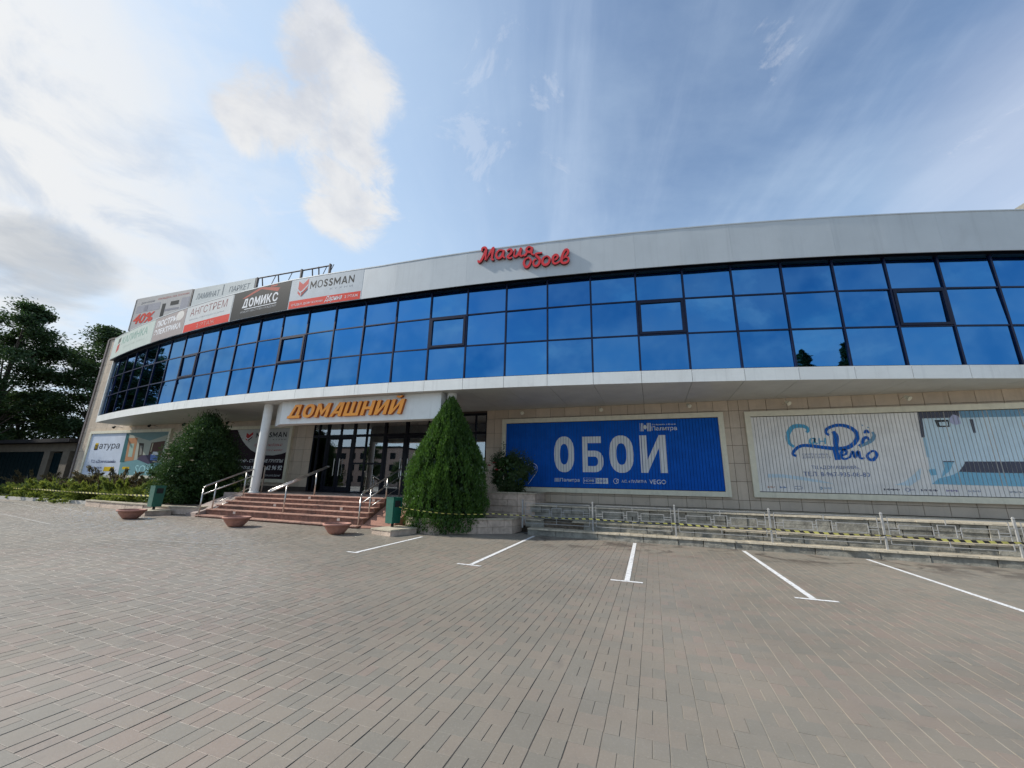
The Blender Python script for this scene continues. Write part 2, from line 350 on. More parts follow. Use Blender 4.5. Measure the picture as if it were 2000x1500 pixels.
    top = np.stack([np.stack([x0, y0], 1), np.stack([x1, y0], 1), np.stack([x1, y1], 1), np.stack([x0, y1], 1)], 1)
    gx = np.clip((-3 - top[:, :, 0]) * .0125, 0, .2)
    e = .0009
    T = np.concatenate([top, (gx + h)[:, :, None]], 2)
    Bv = T.copy(); Bv[:, :, 2] -= .014; ctr = T.mean(1, keepdims=True)
    Tin = T.copy(); Tin[:, :, 0] -= np.sign(T[:, :, 0] - ctr[:, :, 0]) * e; Tin[:, :, 1] -= np.sign(T[:, :, 1] - ctr[:, :, 1]) * e
    M = T.copy(); M[:, :, 2] -= .0009
    V = np.concatenate([Tin, M, Bv], 1)            # n,12,3
    fl = [(0, 1, 2, 3)] + [(4 + i, 4 + (i + 1) % 4, (i + 1) % 4, i) for i in range(4)] + [(8 + i, 8 + (i + 1) % 4, 4 + (i + 1) % 4, 4 + i) for i in range(4)]
    pv = rng.random(n)
    inview = (px > 20) & (px < 1980) & (py < 1470) & (py > 1000); score = np.where(inview, dist * np.where((A[:, 5] - A[:, 4]) < 1, 1.25, 1), 1e9)
    order = np.argsort(score)[:296]; single = np.zeros(n, bool); single[order] = True
    rest = np.where(~single)[0]
    def mk(name, idx, parent, kind=None):
        me = bpy.data.meshes.new(name); Vv = V[idx].reshape(-1, 3); k = len(idx)
        F = (np.array(fl)[None] + (np.arange(k) * 12)[:, None, None]).reshape(-1, 4)
        me.vertices.add(len(Vv)); me.vertices.foreach_set('co', Vv.reshape(-1).astype(np.float32))
        me.loops.add(F.size); me.loops.foreach_set('vertex_index', F.reshape(-1).astype(np.int32)); me.polygons.add(len(F)); me.polygons.foreach_set('loop_start', np.arange(0, F.size, 4, dtype=np.int32))
        me.polygons.foreach_set('use_smooth', np.zeros(len(F), bool)); me.materials.append(pm); me.update(calc_edges=True)
        a = me.attributes.new('pv', 'FLOAT', 'POINT'); a.data.foreach_set('value', np.repeat(pv[idx], 12).astype(np.float32))
        return link(name, me, parent)
    tag(mk('pavers', rest, bed), kind='stuff')
    # the single pavers share meshes: 10 tints of each of the two formats
    protos = {}
    for i in order:
        half = (A[i, 5] - A[i, 4]) < 1; key = (half, A[i, 4], int(pv[i] * 10))
        base = np.array([A[i, 0], A[i, 2], g[i]])
        if key not in protos:
            o = mk('paver', np.array([i]), bed); me = o.data
            co = np.array([v.co for v in me.vertices]) - base; me.vertices.foreach_set('co', co.reshape(-1).astype(np.float32)); me.update(); o.location = base; protos[key] = me
        else: link('paver', protos[key], bed, loc=tuple(base))
build_ground()

def parking():
    def line(a, b, w, name='parking_line', m=m_linepaint):
        a, b = Vector(a), Vector(b); d = (b - a).normalized(); nrm = Vector((-d.y, d.x)) * w / 2; mb = MB(); n = 12
        for i in range(n):
            p, q = a + (b - a) * i / n, a + (b - a) * (i + 1) / n
            Z = lambda v: (v.x, v.y, gz(v.x) + .0045)
            mb.quad(Z(p - nrm), Z(q - nrm), Z(q + nrm), Z(p + nrm))
        return mb, m
    def bay(x0, y0, x1, y1, tb):
        mb, m = line((x0, y0), (x1, y1 + .046), .085)
        if tb:
            m2, _ = line((tb[0], y1), (tb[1], y1), .07); k = len(mb.v)
            mb.v += m2.v; mb.f += [tuple(i + k for i in f) for f in m2.f]; mb.m += m2.m
        tag(mb.build('parking_line', m), kind='structure')
    bay(-6.1, 10.1, -5.98, 7.3, (-6.2, -5.9)); bay(-3.46, 12.1, -3.35, 7.33, (-3.62, -3.13)); bay(-.57, 12.05, -.5, 7.26, (-.76, -.25))
    bay(2.05, 11.95, 2.07, 7.26, (1.83, 2.36)); bay(4.55, 11.9, 4.58, 7.26, (4.3, 4.85)); bay(7.3, 11.9, 7.3, 7.26, (7.05, 7.55))
    for a, b in (((-29, 10.3), (-22.5, 9.1)), ((-25.0, 10.2), (-18.2, 8.6)), ((-20, 7.2), (-15.6, 6.6)), ((-11.6, 6.0), (-9.0, 6.7))):
        mb, m = line(a, b, .06, m=m_oldpaint); tag(mb.build('worn_parking_line', m), kind='structure')
parking()

# ------------------------------------------------------------------ building
bld = empty('shopping_centre', (0, D, 0), 'two storey shopping centre with bowed blue glass upper floor and beige tiled ground floor', 'building')
bld.location = (0, 0, 0)
BOARDS = [(-5.75, 2.45, 1.24, 4.1), (3.1, 12.9, 1.26, 4.08), (-22.3, -17.15, 1.32, 4.21), (-34.45, -26.5, 1.34, 4.24)]
ENT = (-15.85, -6.5, .93, 4.42)
def facade():
    mb = MB(); e0, e1, ez0, ez1 = ENT
    yb = D + .3
    mb.box(-35.5, e0, D + .022, yb, -.1, 4.6); mb.box(e1, 20, D + .022, yb, -.1, 4.6); mb.box(e0, e1, D + .022, yb, -.1, ez0); mb.box(e0, e1, D + .022, yb, ez1, 4.6)
    mb.box(-35.5, -30.6, D + .022, yb, 4.6, 10.9)
    mb.box(-35.5, -35.2, yb, 34, -.1, 10.9); mb.box(19.7, 20, yb, 40, -.1, 9.3)
    wall = mb.build('facade_wall', m_joint, bld)
    rows = [(.862, 1.15)] + [(1.15 + .6 * i, 1.75 + .6 * i) for i in range(5)] + [(4.15, 4.52)]
    xs = [-35.46 + .6 * i for i in range(60)]; xs = [x for x in xs if x < 2.0 - .5]
    xs = [round(1.66 - .6 * i, 3) for i in range(62) if 1.66 - .6 * i > -35.5][::-1] + [2.17 + .0, 2.65, 2.97, 3.29, 3.81] + [round(4.41 + .6 * i, 3) for i in range(15)]
    xs = [-35.48] + xs
    cache = {}; cnt = 0
    def tile(x0, x1, z0, z1, par):
        w, h = round(x1 - x0, 2), round(z1 - z0, 2)
        if (w, h) not in cache:
            b = MB(); e = .004; W_, H_ = w / 2 - .005, h / 2 - .005
            p = [(-W_, -.0, -H_), (W_, 0, -H_), (W_, 0, H_), (-W_, 0, H_)]
            q = [(x + (e if x < 0 else -e), -.02, z + (e if z < 0 else -e)) for x, _, z in p]
            r = [(x, -.016, z) for x, _, z in p]
            n = 0; b.v = p + r + q
            b.f = [(8, 9, 10, 11)] + [(i, (i + 1) % 4, 4 + (i + 1) % 4, 4 + i) for i in range(4)] + [(4 + i, 4 + (i + 1) % 4, 8 + (i + 1) % 4, 8 + i) for i in range(4)]
            b.m = [0] * 9; cache[(w, h)] = b.mesh('tile', m_tile)
        link('tile', cache[(w, h)], par, loc=((x0 + x1) / 2, D + .021, (z0 + z1) / 2))
    for a, b in zip(xs, xs[1:]):
        if b - a < .1: continue
        for z0, z1 in rows:
            if a >= e0 - .3 and b <= e1 + .3 and z0 < ez1 - .1 and z1 > ez0: continue
            if any(a > p + .02 and b < q - .02 and z0 > r + .02 and z1 < s - .02 for p, q, r, s in BOARDS): continue
            if a < -15 and a > -35 and z0 < 1: continue
            if a < e1 and a > e0 and z0 < 1: continue
            x0, x1 = a, b
            if x0 < e0 < x1: x1 = e0
            if x0 < e1 < x1 and z0 < ez1: x0 = e1
            tile(x0, x1, z0, z1, wall); cnt += 1
    # upper part of the pylon
    py = empty('corner_pylon', (0, 0, 0)); py.parent = bld
    for i in range(10):
        for j in range(8):
            tile(-35.48 + .61 * j, -34.87 + .61 * j, 4.52 + .62 * i, 5.14 + .62 * i, py)
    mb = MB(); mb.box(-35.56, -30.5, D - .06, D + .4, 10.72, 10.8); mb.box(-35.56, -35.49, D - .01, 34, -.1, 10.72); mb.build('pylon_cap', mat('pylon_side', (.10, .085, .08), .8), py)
    mb = MB(); mb.box(-35.6, -35.45, D - .07, D + .05, .2, 10.72); mb.build('corner_strip', mat('corner_trim', (.13, .11, .11), .6), py)
facade()

def curtain_wall():
    cw = empty('curtain_wall'); cw.parent = bld
    edges = [S0] + [bs(i) for i in range(-2, 29)] + [S1 + .4]
    # backing
    mb = MB(); arcbox(mb, S0, S1 + .4, -.35, -.20, 4.56, 9.3, 34); mb.build('backing', m_dark, cw)
    mb = MB(); arcbox(mb, S0, S1 + .4, -.08, .02, 4.80, 4.885, 34); mb.build('sill', m_navy, cw)
    mb = MB(); arcbox(mb, S0, S1 + .4, -.1, .09, 8.0 + .19, 8.262, 34); mb.build('head_beam', m_black, cw)
    OPEN = (4, 9, 14, 19, 24)
    for k, (a, b) in enumerate(zip(edges, edges[1:])):
        idx = k - 3
        mb = MB(); arcbox(mb, b - .026, b + .026, -.1, .04, 4.86, 8.26); mb.build('mullion', m_navy, cw)
        if k == 0: mb = MB(); arcbox(mb, a, a + .14, -.1, .05, 4.86, 8.26); mb.build('mullion', mat('pale_trim', (.22, .25, .26), .5), cw)
        for r in range(3):
            z0, z1 = ZR[r], ZR[r + 1]
            if r < 2: mb = MB(); arcbox(mb, a + .03, b - .03, -.1, .03, z1 - .022, z1 + .022); mb.build('transom', m_navy, cw)
            op = (r == 1 and idx in OPEN); e = .115 if op else .03; ez = .10 if op else .022
            if op:
                mb = MB(); o0, o1 = -.02, .055
                arcbox(mb, a + .035, a + e, o0, o1, z0 + .025, z1 - .025); arcbox(mb, b - e, b - .035, o0, o1, z0 + .025, z1 - .025)
                arcbox(mb, a + e, b - e, o0, o1, z0 + .025, z0 + ez); arcbox(mb, a + e, b - e, o0, o1, z1 - ez, z1 - .025)
                fr = mb.build('sash', mat('sash_navy', (.008, .013, .035), .45, spec=.2), cw)
            # pane: own mesh, leaned by a hair so that reflections break from pane to pane
            p = [arc(a + e, .0, z0 + ez), arc(b - e, .0, z0 + ez), arc(b - e, .0, z1 - ez), arc(a + e, .0, z1 - ez)]
            c = sum(p, Vector()) / 4; nrm = (p[1] - p[0]).cross(p[3] - p[0]).normalized()
            t1, t2 = random.gauss(0, .006), random.gauss(0, .008)
            u = (p[1] - p[0]).normalized(); q = [v + nrm * ((v - c).dot(u) * t1 + (v.z - c.z) * t2) for v in p]
            w = [v - nrm * .02 for v in q]; mb = MB(); mb.hexa([q[0], q[1], w[1], w[0], q[3], q[2], w[2], w[3]]); mb.build('pane', m_glass, cw)
    # return at the west end
    p, q = arc(S0, .1), Vector((arc(S0).x, D, 0)); mb = MB()
    mb.box(p.x - .05, p.x + .02, p.y, D + .02, 4.5, 9.6); mb.build('end_return', m_white, cw)
    # fascia, soffit and parapet panels, one per bay
    fa = empty('fascia'); fa.parent = bld; so = empty('soffit'); so.parent = bld; pp = empty('parapet'); pp.parent = bld
    mb = MB(); arcbox(mb, S0, S1 + .4, -.12, .075, 4.53, 4.86, 34); mb.build('backing', m_joint, fa)
    for a, b in zip(edges, edges[1:]):
        g = .006; mb = MB(); arcbox(mb, a + g, b - g, .078, .10, 4.50, 4.872); mb.build('panel', m_white, fa)
        p0, p1 = arc(a + g, .07), arc(b - g, .07)
        if p0.y < D - .02:
            y1 = D + .02
            n = 1
            mb = MB(); mb.hexa([(p0.x, p0.y, 4.515), (p1.x, p1.y, 4.515), (p1.x, y1, 4.515), (p0.x, y1, 4.515), (p0.x, p0.y, 4.545), (p1.x, p1.y, 4.545), (p1.x, y1, 4.545), (p0.x, y1, 4.545)]); mb.build('panel', m_soffit, so)
    mb = MB()
    for a, b in zip(edges, edges[1:]): 
        p0, p1 = arc(a, .06), arc(b, .06); mb.hexa([(p0.x, p0.y, 4.55), (p1.x, p1.y, 4.55), (p1.x, D + .05, 4.55), (p0.x, D + .05, 4.55), (p0.x, p0.y, 4.60), (p1.x, p1.y, 4.60), (p1.x, D + .05, 4.6), (p0.x, D + .05, 4.6)])
    mb.build('backing', m_joint, so)
    mb = MB(); arcbox(mb, S0, S1 + .4, -.1, .26, 8.265, 9.40, 34); mb.build('backing', m_black, pp)
    e2 = [S0] + [bs(i) for i in range(-1, 29, 2)] + [S1 + .4]
    for a, b in zip(e2, e2[1:]):
        mb = MB(); g = .0012; la, lb = lift(a), lift(b); A0, B0 = a + g, b - g
        P = lambda s, o, z: arc(s, o, z)
        n = 2
        for i in range(n):
            u, v = A0 + (B0 - A0) * i / n, A0 + (B0 - A0) * (i + 1) / n; lu, lv = lift(u), lift(v)
            mb.hexa([P(u, .29, 8.19 + lu * .5), P(v, .29, 8.19 + lv * .5), P(v, .262, 8.19 + lv * .5), P(u, .262, 8.19 + lu * .5), P(u, .29, 9.46 + lu), P(v, .29, 9.46 + lv), P(v, .262, 9.46 + lv), P(u, .262, 9.46 + lu)])
        mb.build('panel', m_grey, pp)
    mb = MB()
    n = 60
    for i in range(n):
        u, v = S0 + (S1 + .4 - S0) * i / n, S0 + (S1 + .4 - S0) * (i + 1) / n; lu, lv = lift(u), lift(v)
        mb.hexa([arc(u, .302, 9.462 + lu), arc(v, .302, 9.462 + lv), arc(v, -.1, 9.462 + lv), arc(u, -.1, 9.462 + lu), arc(u, .302, 9.50 + lu), arc(v, .302, 9.50 + lv), arc(v, -.1, 9.5 + lv), arc(u, -.1, 9.5 + lu)])
    mb.build('coping', m_grey, pp)
    mb = MB(); arcbox(mb, S0, S1 + .4, -.34, -.1, 8.2, 9.35, 30)
    mb.box(-30.2, 20, 16, 38, 4.6, 9.2); mb.build('roof', m_roof, bld)
curtain_wall()

def entrance():
    en = empty('entrance_glazing'); en.parent = bld
    Y = D + .05
    e0, e1, z0, z1 = ENT; zt = 3.58
    xs = [e0, -15.50, -14.93, -14.14, -13.34, -12.62, -11.58, -10.42, -9.3, -8.1, -7.0, e1]
    fr = MB(); w = .035
    for i, x in enumerate(xs):
        ww = .07 if i in (2, 4, 6, 7) else .035
        fr.box(x - ww if i else x, x + ww if i < len(xs) - 1 else x, Y - .06, Y + .06, z0, z1)
    wid = lambda i: .07 if i in (2, 4, 6, 7) else .035
    for i in range(len(xs) - 1):
        a, b = xs[i] + (wid(i) if i else 0), xs[i + 1] - (wid(i + 1) if i < len(xs) - 2 else 0)
        fr.box(a, b, Y - .055, Y + .055, zt - .06, zt + .06); fr.box(a, b, Y - .055, Y + .055, z1 - .09, z1); fr.box(a, b, Y - .055, Y + .055, z0, z0 + .07)
    fr.build('frame', m_black, en)
    for i in range(len(xs) - 1):
        a, b = xs[i] + (wid(i) if i else 0), xs[i + 1] - (wid(i + 1) if i < len(xs) - 2 else 0)
        mb = MB(); mb.box(a, b, Y - .012, Y + .0, zt + .06, z1 - .09); mb.build('pane', m_dglass, en)
        door = i in (2, 3, 6, 7)
        if door:
            d = MB(); f = .075
            d.box(a + .008, a + f, Y - .045, Y + .03, z0 + .08, zt - .07); d.box(b - f, b - .008, Y - .045, Y + .03, z0 + .08, zt - .07)
            d.box(a + f, b - f, Y - .045, Y + .03, z0 + .08, z0 + .28); d.box(a + f, b - f, Y - .045, Y + .03, zt - .17, zt - .07)
            lf = d.build('door', m_black, en)
            g = MB(); g.box(a + f, b - f, Y - .012, Y, z0 + .28, zt - .17); g.build('pane', m_dglass, lf)
            hx = b - .12 if i in (2, 6) else a + .12
            h = MB(); h.tube([(hx, Y - .1, 1.7), (hx, Y - .1, 2.5)], .016, 8); h.tube([(hx, Y - .1, 1.78), (hx, Y - .03, 1.78)], .012, 6); h.tube([(hx, Y - .1, 2.42), (hx, Y - .03, 2.42)], .012, 6); h.build('handle', m_steel, lf)
        else:
            if i == 5 or i == 4:
                mb = MB(); mb.box(a, b, Y - .05, Y + .04, 2.24, 2.32); mb.build('transom', m_black, en)
                mb = MB(); mb.box(a, b, Y - .012, Y, z0 + .07, 2.24); mb.build('pane', m_dglass, en); mb = MB(); mb.box(a, b, Y - .012, Y, 2.32, zt - .06); mb.build('pane', m_dglass, en)
            else: mb = MB(); mb.box(a, b, Y - .012, Y, z0 + .07, zt - .06); mb.build('pane', m_dglass, en)
    # lobby behind the glass
    lb = empty('lobby'); lb.parent = bld
    mb = MB(); mb.box(e0 - 2, e1 + 3, Y + .3, Y + 9, .86, .92); mb.build('lobby_floor', mat('lobby_floor_tile', (.30, .27, .24), .25), lb)
    mb = MB(); mb.box(e0 - 2, e1 + 3, Y + 9, Y + 9.1, .9, 4.5); mb.box(e0 - 2.1, e0 - 2, Y + .3, Y + 9, .9, 4.5); mb.box(e1 + 3, e1 + 3.1, Y + .3, Y + 9, .9, 4.5); mb.build('lobby_wall', mat('lobby_wall_paint', (.22, .20, .18), .8), lb)
    mb = MB(); mb.box(e0 - 2, e1 + 3, Y + .3, Y + 9, 4.46, 4.5); mb.build('lobby_ceiling', mat('lobby_ceiling_paint', (.2, .2, .2), .8), lb)
    mb = MB(); mb.box(-11.5, -10.75, Y + .7, Y + 1.3, .92, 4.46); mb.build('lobby_pillar', mat('lobby_pillar_paint', (.42, .42, .38), .7), lb)
    mb = MB(); mb.box(-14.9, -13.5, Y + 1.2, Y + 1.7, .92, 1.7); mb.build('lobby_counter', mat('counter_red', (.30, .05, .04), .5), lb)
    # canopy sign carrier and columns
    cn = empty('entrance_canopy'); cn.parent = bld; yf = 11.6
    mb = MB(); P = [(-14.75, 12.15), (-13.85, yf), (-6.66, yf), (-6.66, 12.0), (-13.8, 12.0), (-14.65, 12.35)]
    mb.prism(P, 3.6, 4.508); mb.build('sign_carrier', m_white, cn)
    for x in (-14.98, -6.42):
        mb = MB(); mb.lathe([(.165, gz(x)), (.165, 4.51)], (x, 11.92, 0), 28); c = mb.build('column', m_column, cn, smooth=True)
        mb = MB(); mb.lathe([(.20, .94), (.20, .98), (.168, 1.0)], (x, 11.92, 0), 28); mb.build('column_base', m_column, c)
entrance()

# ------------------------------------------------------------------ lettering and printed shapes
def text2d(s, shear=0., bold=0., res=3):
    cu = bpy.data.curves.new('t', 'FONT'); cu.body = s; cu.shear = shear; cu.offset = bold; cu.resolution_u = res; cu.fill_mode = 'FRONT'
    o = bpy.data.objects.new('t', cu); col.objects.link(o); bpy.context.view_layer.update()
    me = bpy.data.meshes.new_from_object(o); bpy.data.objects.remove(o); bpy.data.curves.remove(cu)
    v = [(p.co.x, p.co.y) for p in me.vertices]; f = [tuple(p.vertices) for p in me.polygons]; bpy.data.meshes.remove(me); return v, f
def fit(v, box):
    xs = [p[0] for p in v]; ys = [p[1] for p in v]; x0, x1, y0, y1 = min(xs), max(xs), min(ys), max(ys)
    a, b, c, d = box; return [(a + (x - x0) / (x1 - x0) * (c - a), b + (y - y0) / (y1 - y0) * (d - b)) for x, y in v]
def spline(P, n=6, closed=False):
    P = [Vector((*p, 0)) for p in P]; out = []
    for i in range(len(P) - 1):
        p0, p1, p2, p3 = P[max(i - 1, 0)], P[i], P[i + 1], P[min(i + 2, len(P) - 1)]
        for k in range(n):
            t = k / n; out.append(.5 * ((2 * p1) + (p2 - p0) * t + (2 * p0 - 5 * p1 + 4 * p2 - p3) * t * t + (3 * p1 - p0 - 3 * p2 + p3) * t ** 3))
    out.append(P[-1]); return [(p.x, p.y) for p in out]
def ribbon(P, w, taper=True, n=6):
    S = spline(P, n) if len(P) > 2 else P; v = []; f = []; N = len(S)
    for i, (x, y) in enumerate(S):
        a, b = Vector(S[max(i - 1, 0)]), Vector(S[min(i + 1, N - 1)]); d = (b - a).normalized(); nn = Vector((-d.y, d.x))
        t = i / (N - 1); ww = w * (.55 + .45 * math.sin(PI * min(max(t, .06), .94))) / 2 if taper else w / 2
        v += [(x + nn.x * ww, y + nn.y * ww), (x - nn.x * ww, y - nn.y * ww)]
        if i: k = 2 * i; f.append((k - 2, k - 1, k + 1, k))
    return v, f
def merge(*a):
    V, F = [], []
    for v, f in a: k = len(V); V += v; F += [tuple(i + k for i in q) for q in f]
    return V, F
def rect(x0, z0, x1, z1, nx=1):
    v = []; f = []
    for i in range(nx + 1): x = x0 + (x1 - x0) * i / nx; v += [(x, z0), (x, z1)]
    for i in range(nx): f.append((2 * i, 2 * i + 2, 2 * i + 3, 2 * i + 1))
    return v, f
def poly(P): return list(P), [tuple(range(len(P)))]
def printed(name, vf, m, parent, fn, gaps=None, cuts=0):
    v, f = vf; bm = bmesh.new(); vs = [bm.verts.new((x, y, 0)) for x, y in v]
    for q in f:
        try: bm.faces.new([vs[i] for i in q])
        except ValueError: pass
    if gaps:
        xs = [p[0] for p in v]; lo, hi = min(xs), max(xs)
        for x, w in gaps:
            if x < lo - w or x > hi + w: continue
            for e in (x - w / 2, x + w / 2):
                bmesh.ops.bisect_plane(bm, geom=bm.verts[:] + bm.edges[:] + bm.faces[:], plane_co=(e, 0, 0), plane_no=(1, 0, 0))
            kill = [fc for fc in bm.faces if abs(fc.calc_center_bounds().x - x) < w / 2 - 1e-5]
            bmesh.ops.delete(bm, geom=kill, context='FACES')
    if cuts:
        xs = [p[0] for p in v]; x = min(xs) + cuts
        while x < max(xs):
            bmesh.ops.bisect_plane(bm, geom=bm.verts[:] + bm.edges[:] + bm.faces[:], plane_co=(x, 0, 0), plane_no=(1, 0, 0)); x += cuts
    bmesh.ops.triangulate(bm, faces=bm.faces[:])
    for p in bm.verts: p.co = fn(p.co.x, p.co.y)
    bm.normal_update()
    me = bpy.data.meshes.new(name); bm.to_mesh(me); bm.free(); me.materials.append(m); return link(name, me, parent)
def solid(name, vf, m, mside, parent, fn, depth, ramp=0.):     # raised letter
    v, f = vf; bm = bmesh.new(); vs = [bm.verts.new((x, y, ramp * i / max(len(v), 1))) for i, (x, y) in enumerate(v)]
    for q in f:
        try: bm.faces.new([vs[i] for i in q])
        except ValueError: pass
    bmesh.ops.remove_doubles(bm, verts=bm.verts[:], dist=1e-5)
    if not bm.faces: bm.free(); return
    r = bmesh.ops.extrude_face_region(bm, geom=bm.faces[:]); top = {e for e in r['geom'] if isinstance(e, bmesh.types.BMVert)}; tf = {e for e in r['geom'] if isinstance(e, bmesh.types.BMFace)}
    for fc in bm.faces: fc.material_index = 0 if fc in tf else 1
    for p in bm.verts: p.co = fn(p.co.x, p.co.y, (depth if p in top else 0) + p.co.z)
    bmesh.ops.recalc_face_normals(bm, faces=bm.faces[:])
    me = bpy.data.meshes.new(name); bm.to_mesh(me); bm.free(); me.materials.append(m); me.materials.append(mside); return link(name, me, parent)
def chars(s, shear, bold):       # per-character shapes laid out on one line
    out = []; x = 0
    for i, ch in enumerate(s):
        if ch == ' ': x += .3; continue
        v, f = text2d(ch, shear, bold); x0 = min(p[0] for p in v); out.append(([(p[0] - x0 + x, p[1]) for p in v], f)); x += max(p[0] for p in v) - x0 + .055
    return out

def ring(w, h, t, tz, a0=0., a1=2 * PI, n=22, c=None):
    cx, cy = c or (w / 2, h / 2); v = []; f = []
    for i in range(n + 1):
        a = a0 + (a1 - a0) * i / n; ca, sa = math.cos(a), math.sin(a); p = .85
        ca, sa = math.copysign(abs(ca) ** p, ca), math.copysign(abs(sa) ** p, sa)
        v += [(cx + ca * w / 2, cy + sa * h / 2), (cx + ca * (w / 2 - t), cy + sa * (h / 2 - tz))]
        if i: k = 2 * i; f.append((k - 2, k, k + 1, k - 1))
    return v, f
def glyph(ch, t=.21):
    r = lambda a, b, c, d: rect(a, b, c, d); P = poly; z = t * .85
    if ch in 'ОO': return ring(.86, 1, t, z)
    if ch in 'МM': return merge(r(0, 0, t, 1), r(1 - t, 0, 1, 1), P([(t, .60), (.5, .08), (.5, .48), (t, 1)]), P([(.5, .08), (1 - t, .60), (1 - t, 1), (.5, .48)]))
    if ch == 'Ш': return merge(r(0, 0, 1.08, z), r(0, z, t, 1), r(.54 - t / 2, z, .54 + t / 2, 1), r(1.08 - t, z, 1.08, 1))
    if ch == 'Н': return merge(r(0, 0, t, 1), r(.8 - t, 0, .8, 1), r(t, .5 - z / 2, .8 - t, .5 + z / 2))
    if ch in 'ИЙ':
        a = [r(0, 0, t, 1), r(.82 - t, 0, .82, 1), P([(t, .02), (.82 - t, .66), (.82 - t, .98), (t, .34)])]
        if ch == 'Й': a.append(P([(.2, 1.24), (.26, 1.12), (.41, 1.07), (.56, 1.12), (.62, 1.24), (.5, 1.24), (.41, 1.18), (.32, 1.24)]))
        return merge(*a)
    if ch == 'N': return merge(r(0, 0, t, 1), r(.82 - t, 0, .82, 1), P([(t, .66), (.82 - t, .02), (.82 - t, .34), (t, .98)]))
    if ch == 'A': return merge(P([(0, 0), (t, 0), (.30, .22), (.345, .38), (.45, .78), (.45, 1), (.34, 1)]), P([(.90 - t, 0), (.9, 0), (.56, 1), (.45, 1), (.45, .78), (.555, .38), (.60, .22)]), P([(.30, .22), (.60, .22), (.555, .38), (.345, .38)]))
    if ch == 'А': return merge(r(.84 - t, 0, .84, 1), P([(0, 0), (t, 0), (.315, .2), (.40, .38), (.84 - t, .80), (.84 - t, 1), (.44, 1)]), P([(.315, .2), (.84 - t, .2), (.84 - t, .38), (.40, .38)]))
    if ch == 'Д': return merge(r(-.04, 0, .95, z), P([(.07, z), (.07 + t * .9, z), (.46, .80), (.46, 1), (.30, 1)]), P([(.46, .82), (.84 - t, .82), (.84 - t, 1), (.46, 1)]), r(.84 - t, z, .84, 1))
    if ch == 'Б': return merge(r(0, 0, t, 1), r(t, 1 - z, .78, 1), r(t, .60 - z * .9, .48, .60), r(t, 0, .48, z * .9), ring(.76, .60, t, z * .9, -PI / 2, PI / 2, 14, (.48, .30)))
    v, f = text2d(ch, 0, .028, 4); H = max(p[1] for p in v if True) - min(p[1] for p in v); x0 = min(p[0] for p in v); y0 = min(p[1] for p in v); return [((x - x0) / H * 1.05, (y - y0) / H) for x, y in v], f
def block(s, box, t=.21, shear=0., sp=.17):
    out = []; x = 0
    for ch in s:
        v, f = glyph(ch, t); w = max(p[0] for p in v) - min(p[0] for p in v); x0 = min(p[0] for p in v); out.append(([(p[0] - x0 + x + shear * p[1], p[1]) for p in v], f)); x += w + sp
    X0 = min(p[0] for v, f in out for p in v); X1 = max(p[0] for v, f in out for p in v); a, b, c, d = box
    return [([(a + (px - X0) / (X1 - X0) * (c - a), b + py * (d - b)) for px, py in v], f) for v, f in out]
# --- entrance sign letters
def entrance_sign():
    o = empty('entrance_sign', (0, 0, 0), 'raised orange letters on the white entrance canopy', 'sign')
    for vv, f in block('ДОМАШНИЙ', (-13.40, 3.80, -8.03, 4.33), .23, .22, .15):
        solid('letter', (vv, f), m_orange, m_orside, o, lambda x, z, d: Vector((x, 11.597 - d, z)), .11)
entrance_sign()

SCRIPT = [[(5.78, 9.05), (5.82, 8.97), (5.91, 9.04), (6.0, 9.25), (6.06, 9.45)], [(5.92, 9.39), (5.92, 9.49), (6.0, 9.52), (6.07, 9.45), (6.06, 9.24), (6.06, 9.01)], [(6.07, 9.01), (6.2, 9.26), (6.33, 9.47), (6.3, 9.21), (6.29, 9.02), (6.37, 8.99)],
 [(6.69, 9.31), (6.54, 9.33), (6.44, 9.19), (6.49, 9.04), (6.59, 9.04), (6.68, 9.18), (6.71, 9.31), (6.69, 9.08), (6.76, 9.0)], [(6.82, 9.27), (6.91, 9.32), (6.99, 9.27), (6.96, 9.14), (6.85, 9.04), (6.92, 8.97), (7.01, 8.99)],
 [(7.11, 9.31), (7.07, 9.1), (7.11, 9.01), (7.22, 9.08), (7.32, 9.31), (7.28, 9.1), (7.32, 9.0), (7.4, 9.02)], [(7.38, 9.02), (7.46, 9.02), (7.54, 9.13)], [(7.69, 9.27), (7.58, 9.32), (7.5, 9.23), (7.54, 9.14), (7.65, 9.12), (7.7, 9.27), (7.68, 9.05), (7.77, 8.98)],
 [(7.59, 8.92), (7.46, 8.86), (7.42, 8.7), (7.5, 8.56), (7.6, 8.62), (7.66, 8.79), (7.59, 8.92)], [(7.84, 8.83), (7.75, 8.76), (7.76, 8.61), (7.84, 8.56), (7.93, 8.63), (7.96, 8.78), (7.89, 8.89), (7.83, 8.96), (7.84, 9.02), (7.93, 9.03), (8.04, 9.03)],
 [(8.2, 8.89), (8.08, 8.83), (8.05, 8.66), (8.14, 8.56), (8.26, 8.63), (8.29, 8.79), (8.2, 8.89)], [(8.4, 8.7), (8.52, 8.75), (8.56, 8.86), (8.48, 8.9), (8.4, 8.82), (8.4, 8.64), (8.48, 8.57), (8.6, 8.62)],
 [(8.6, 8.62), (8.7, 8.71), (8.85, 8.85), (8.9, 8.98), (8.86, 9.05), (8.79, 9.02), (8.71, 8.85), (8.68, 8.63), (8.76, 8.56), (8.88, 8.6), (8.91, 8.72), (8.82, 8.77)]]
GROUPS = [(0, 1, 2), (3,), (4,), (5,), (6, 7), (8,), (9,), (10,), (11,), (12,)]
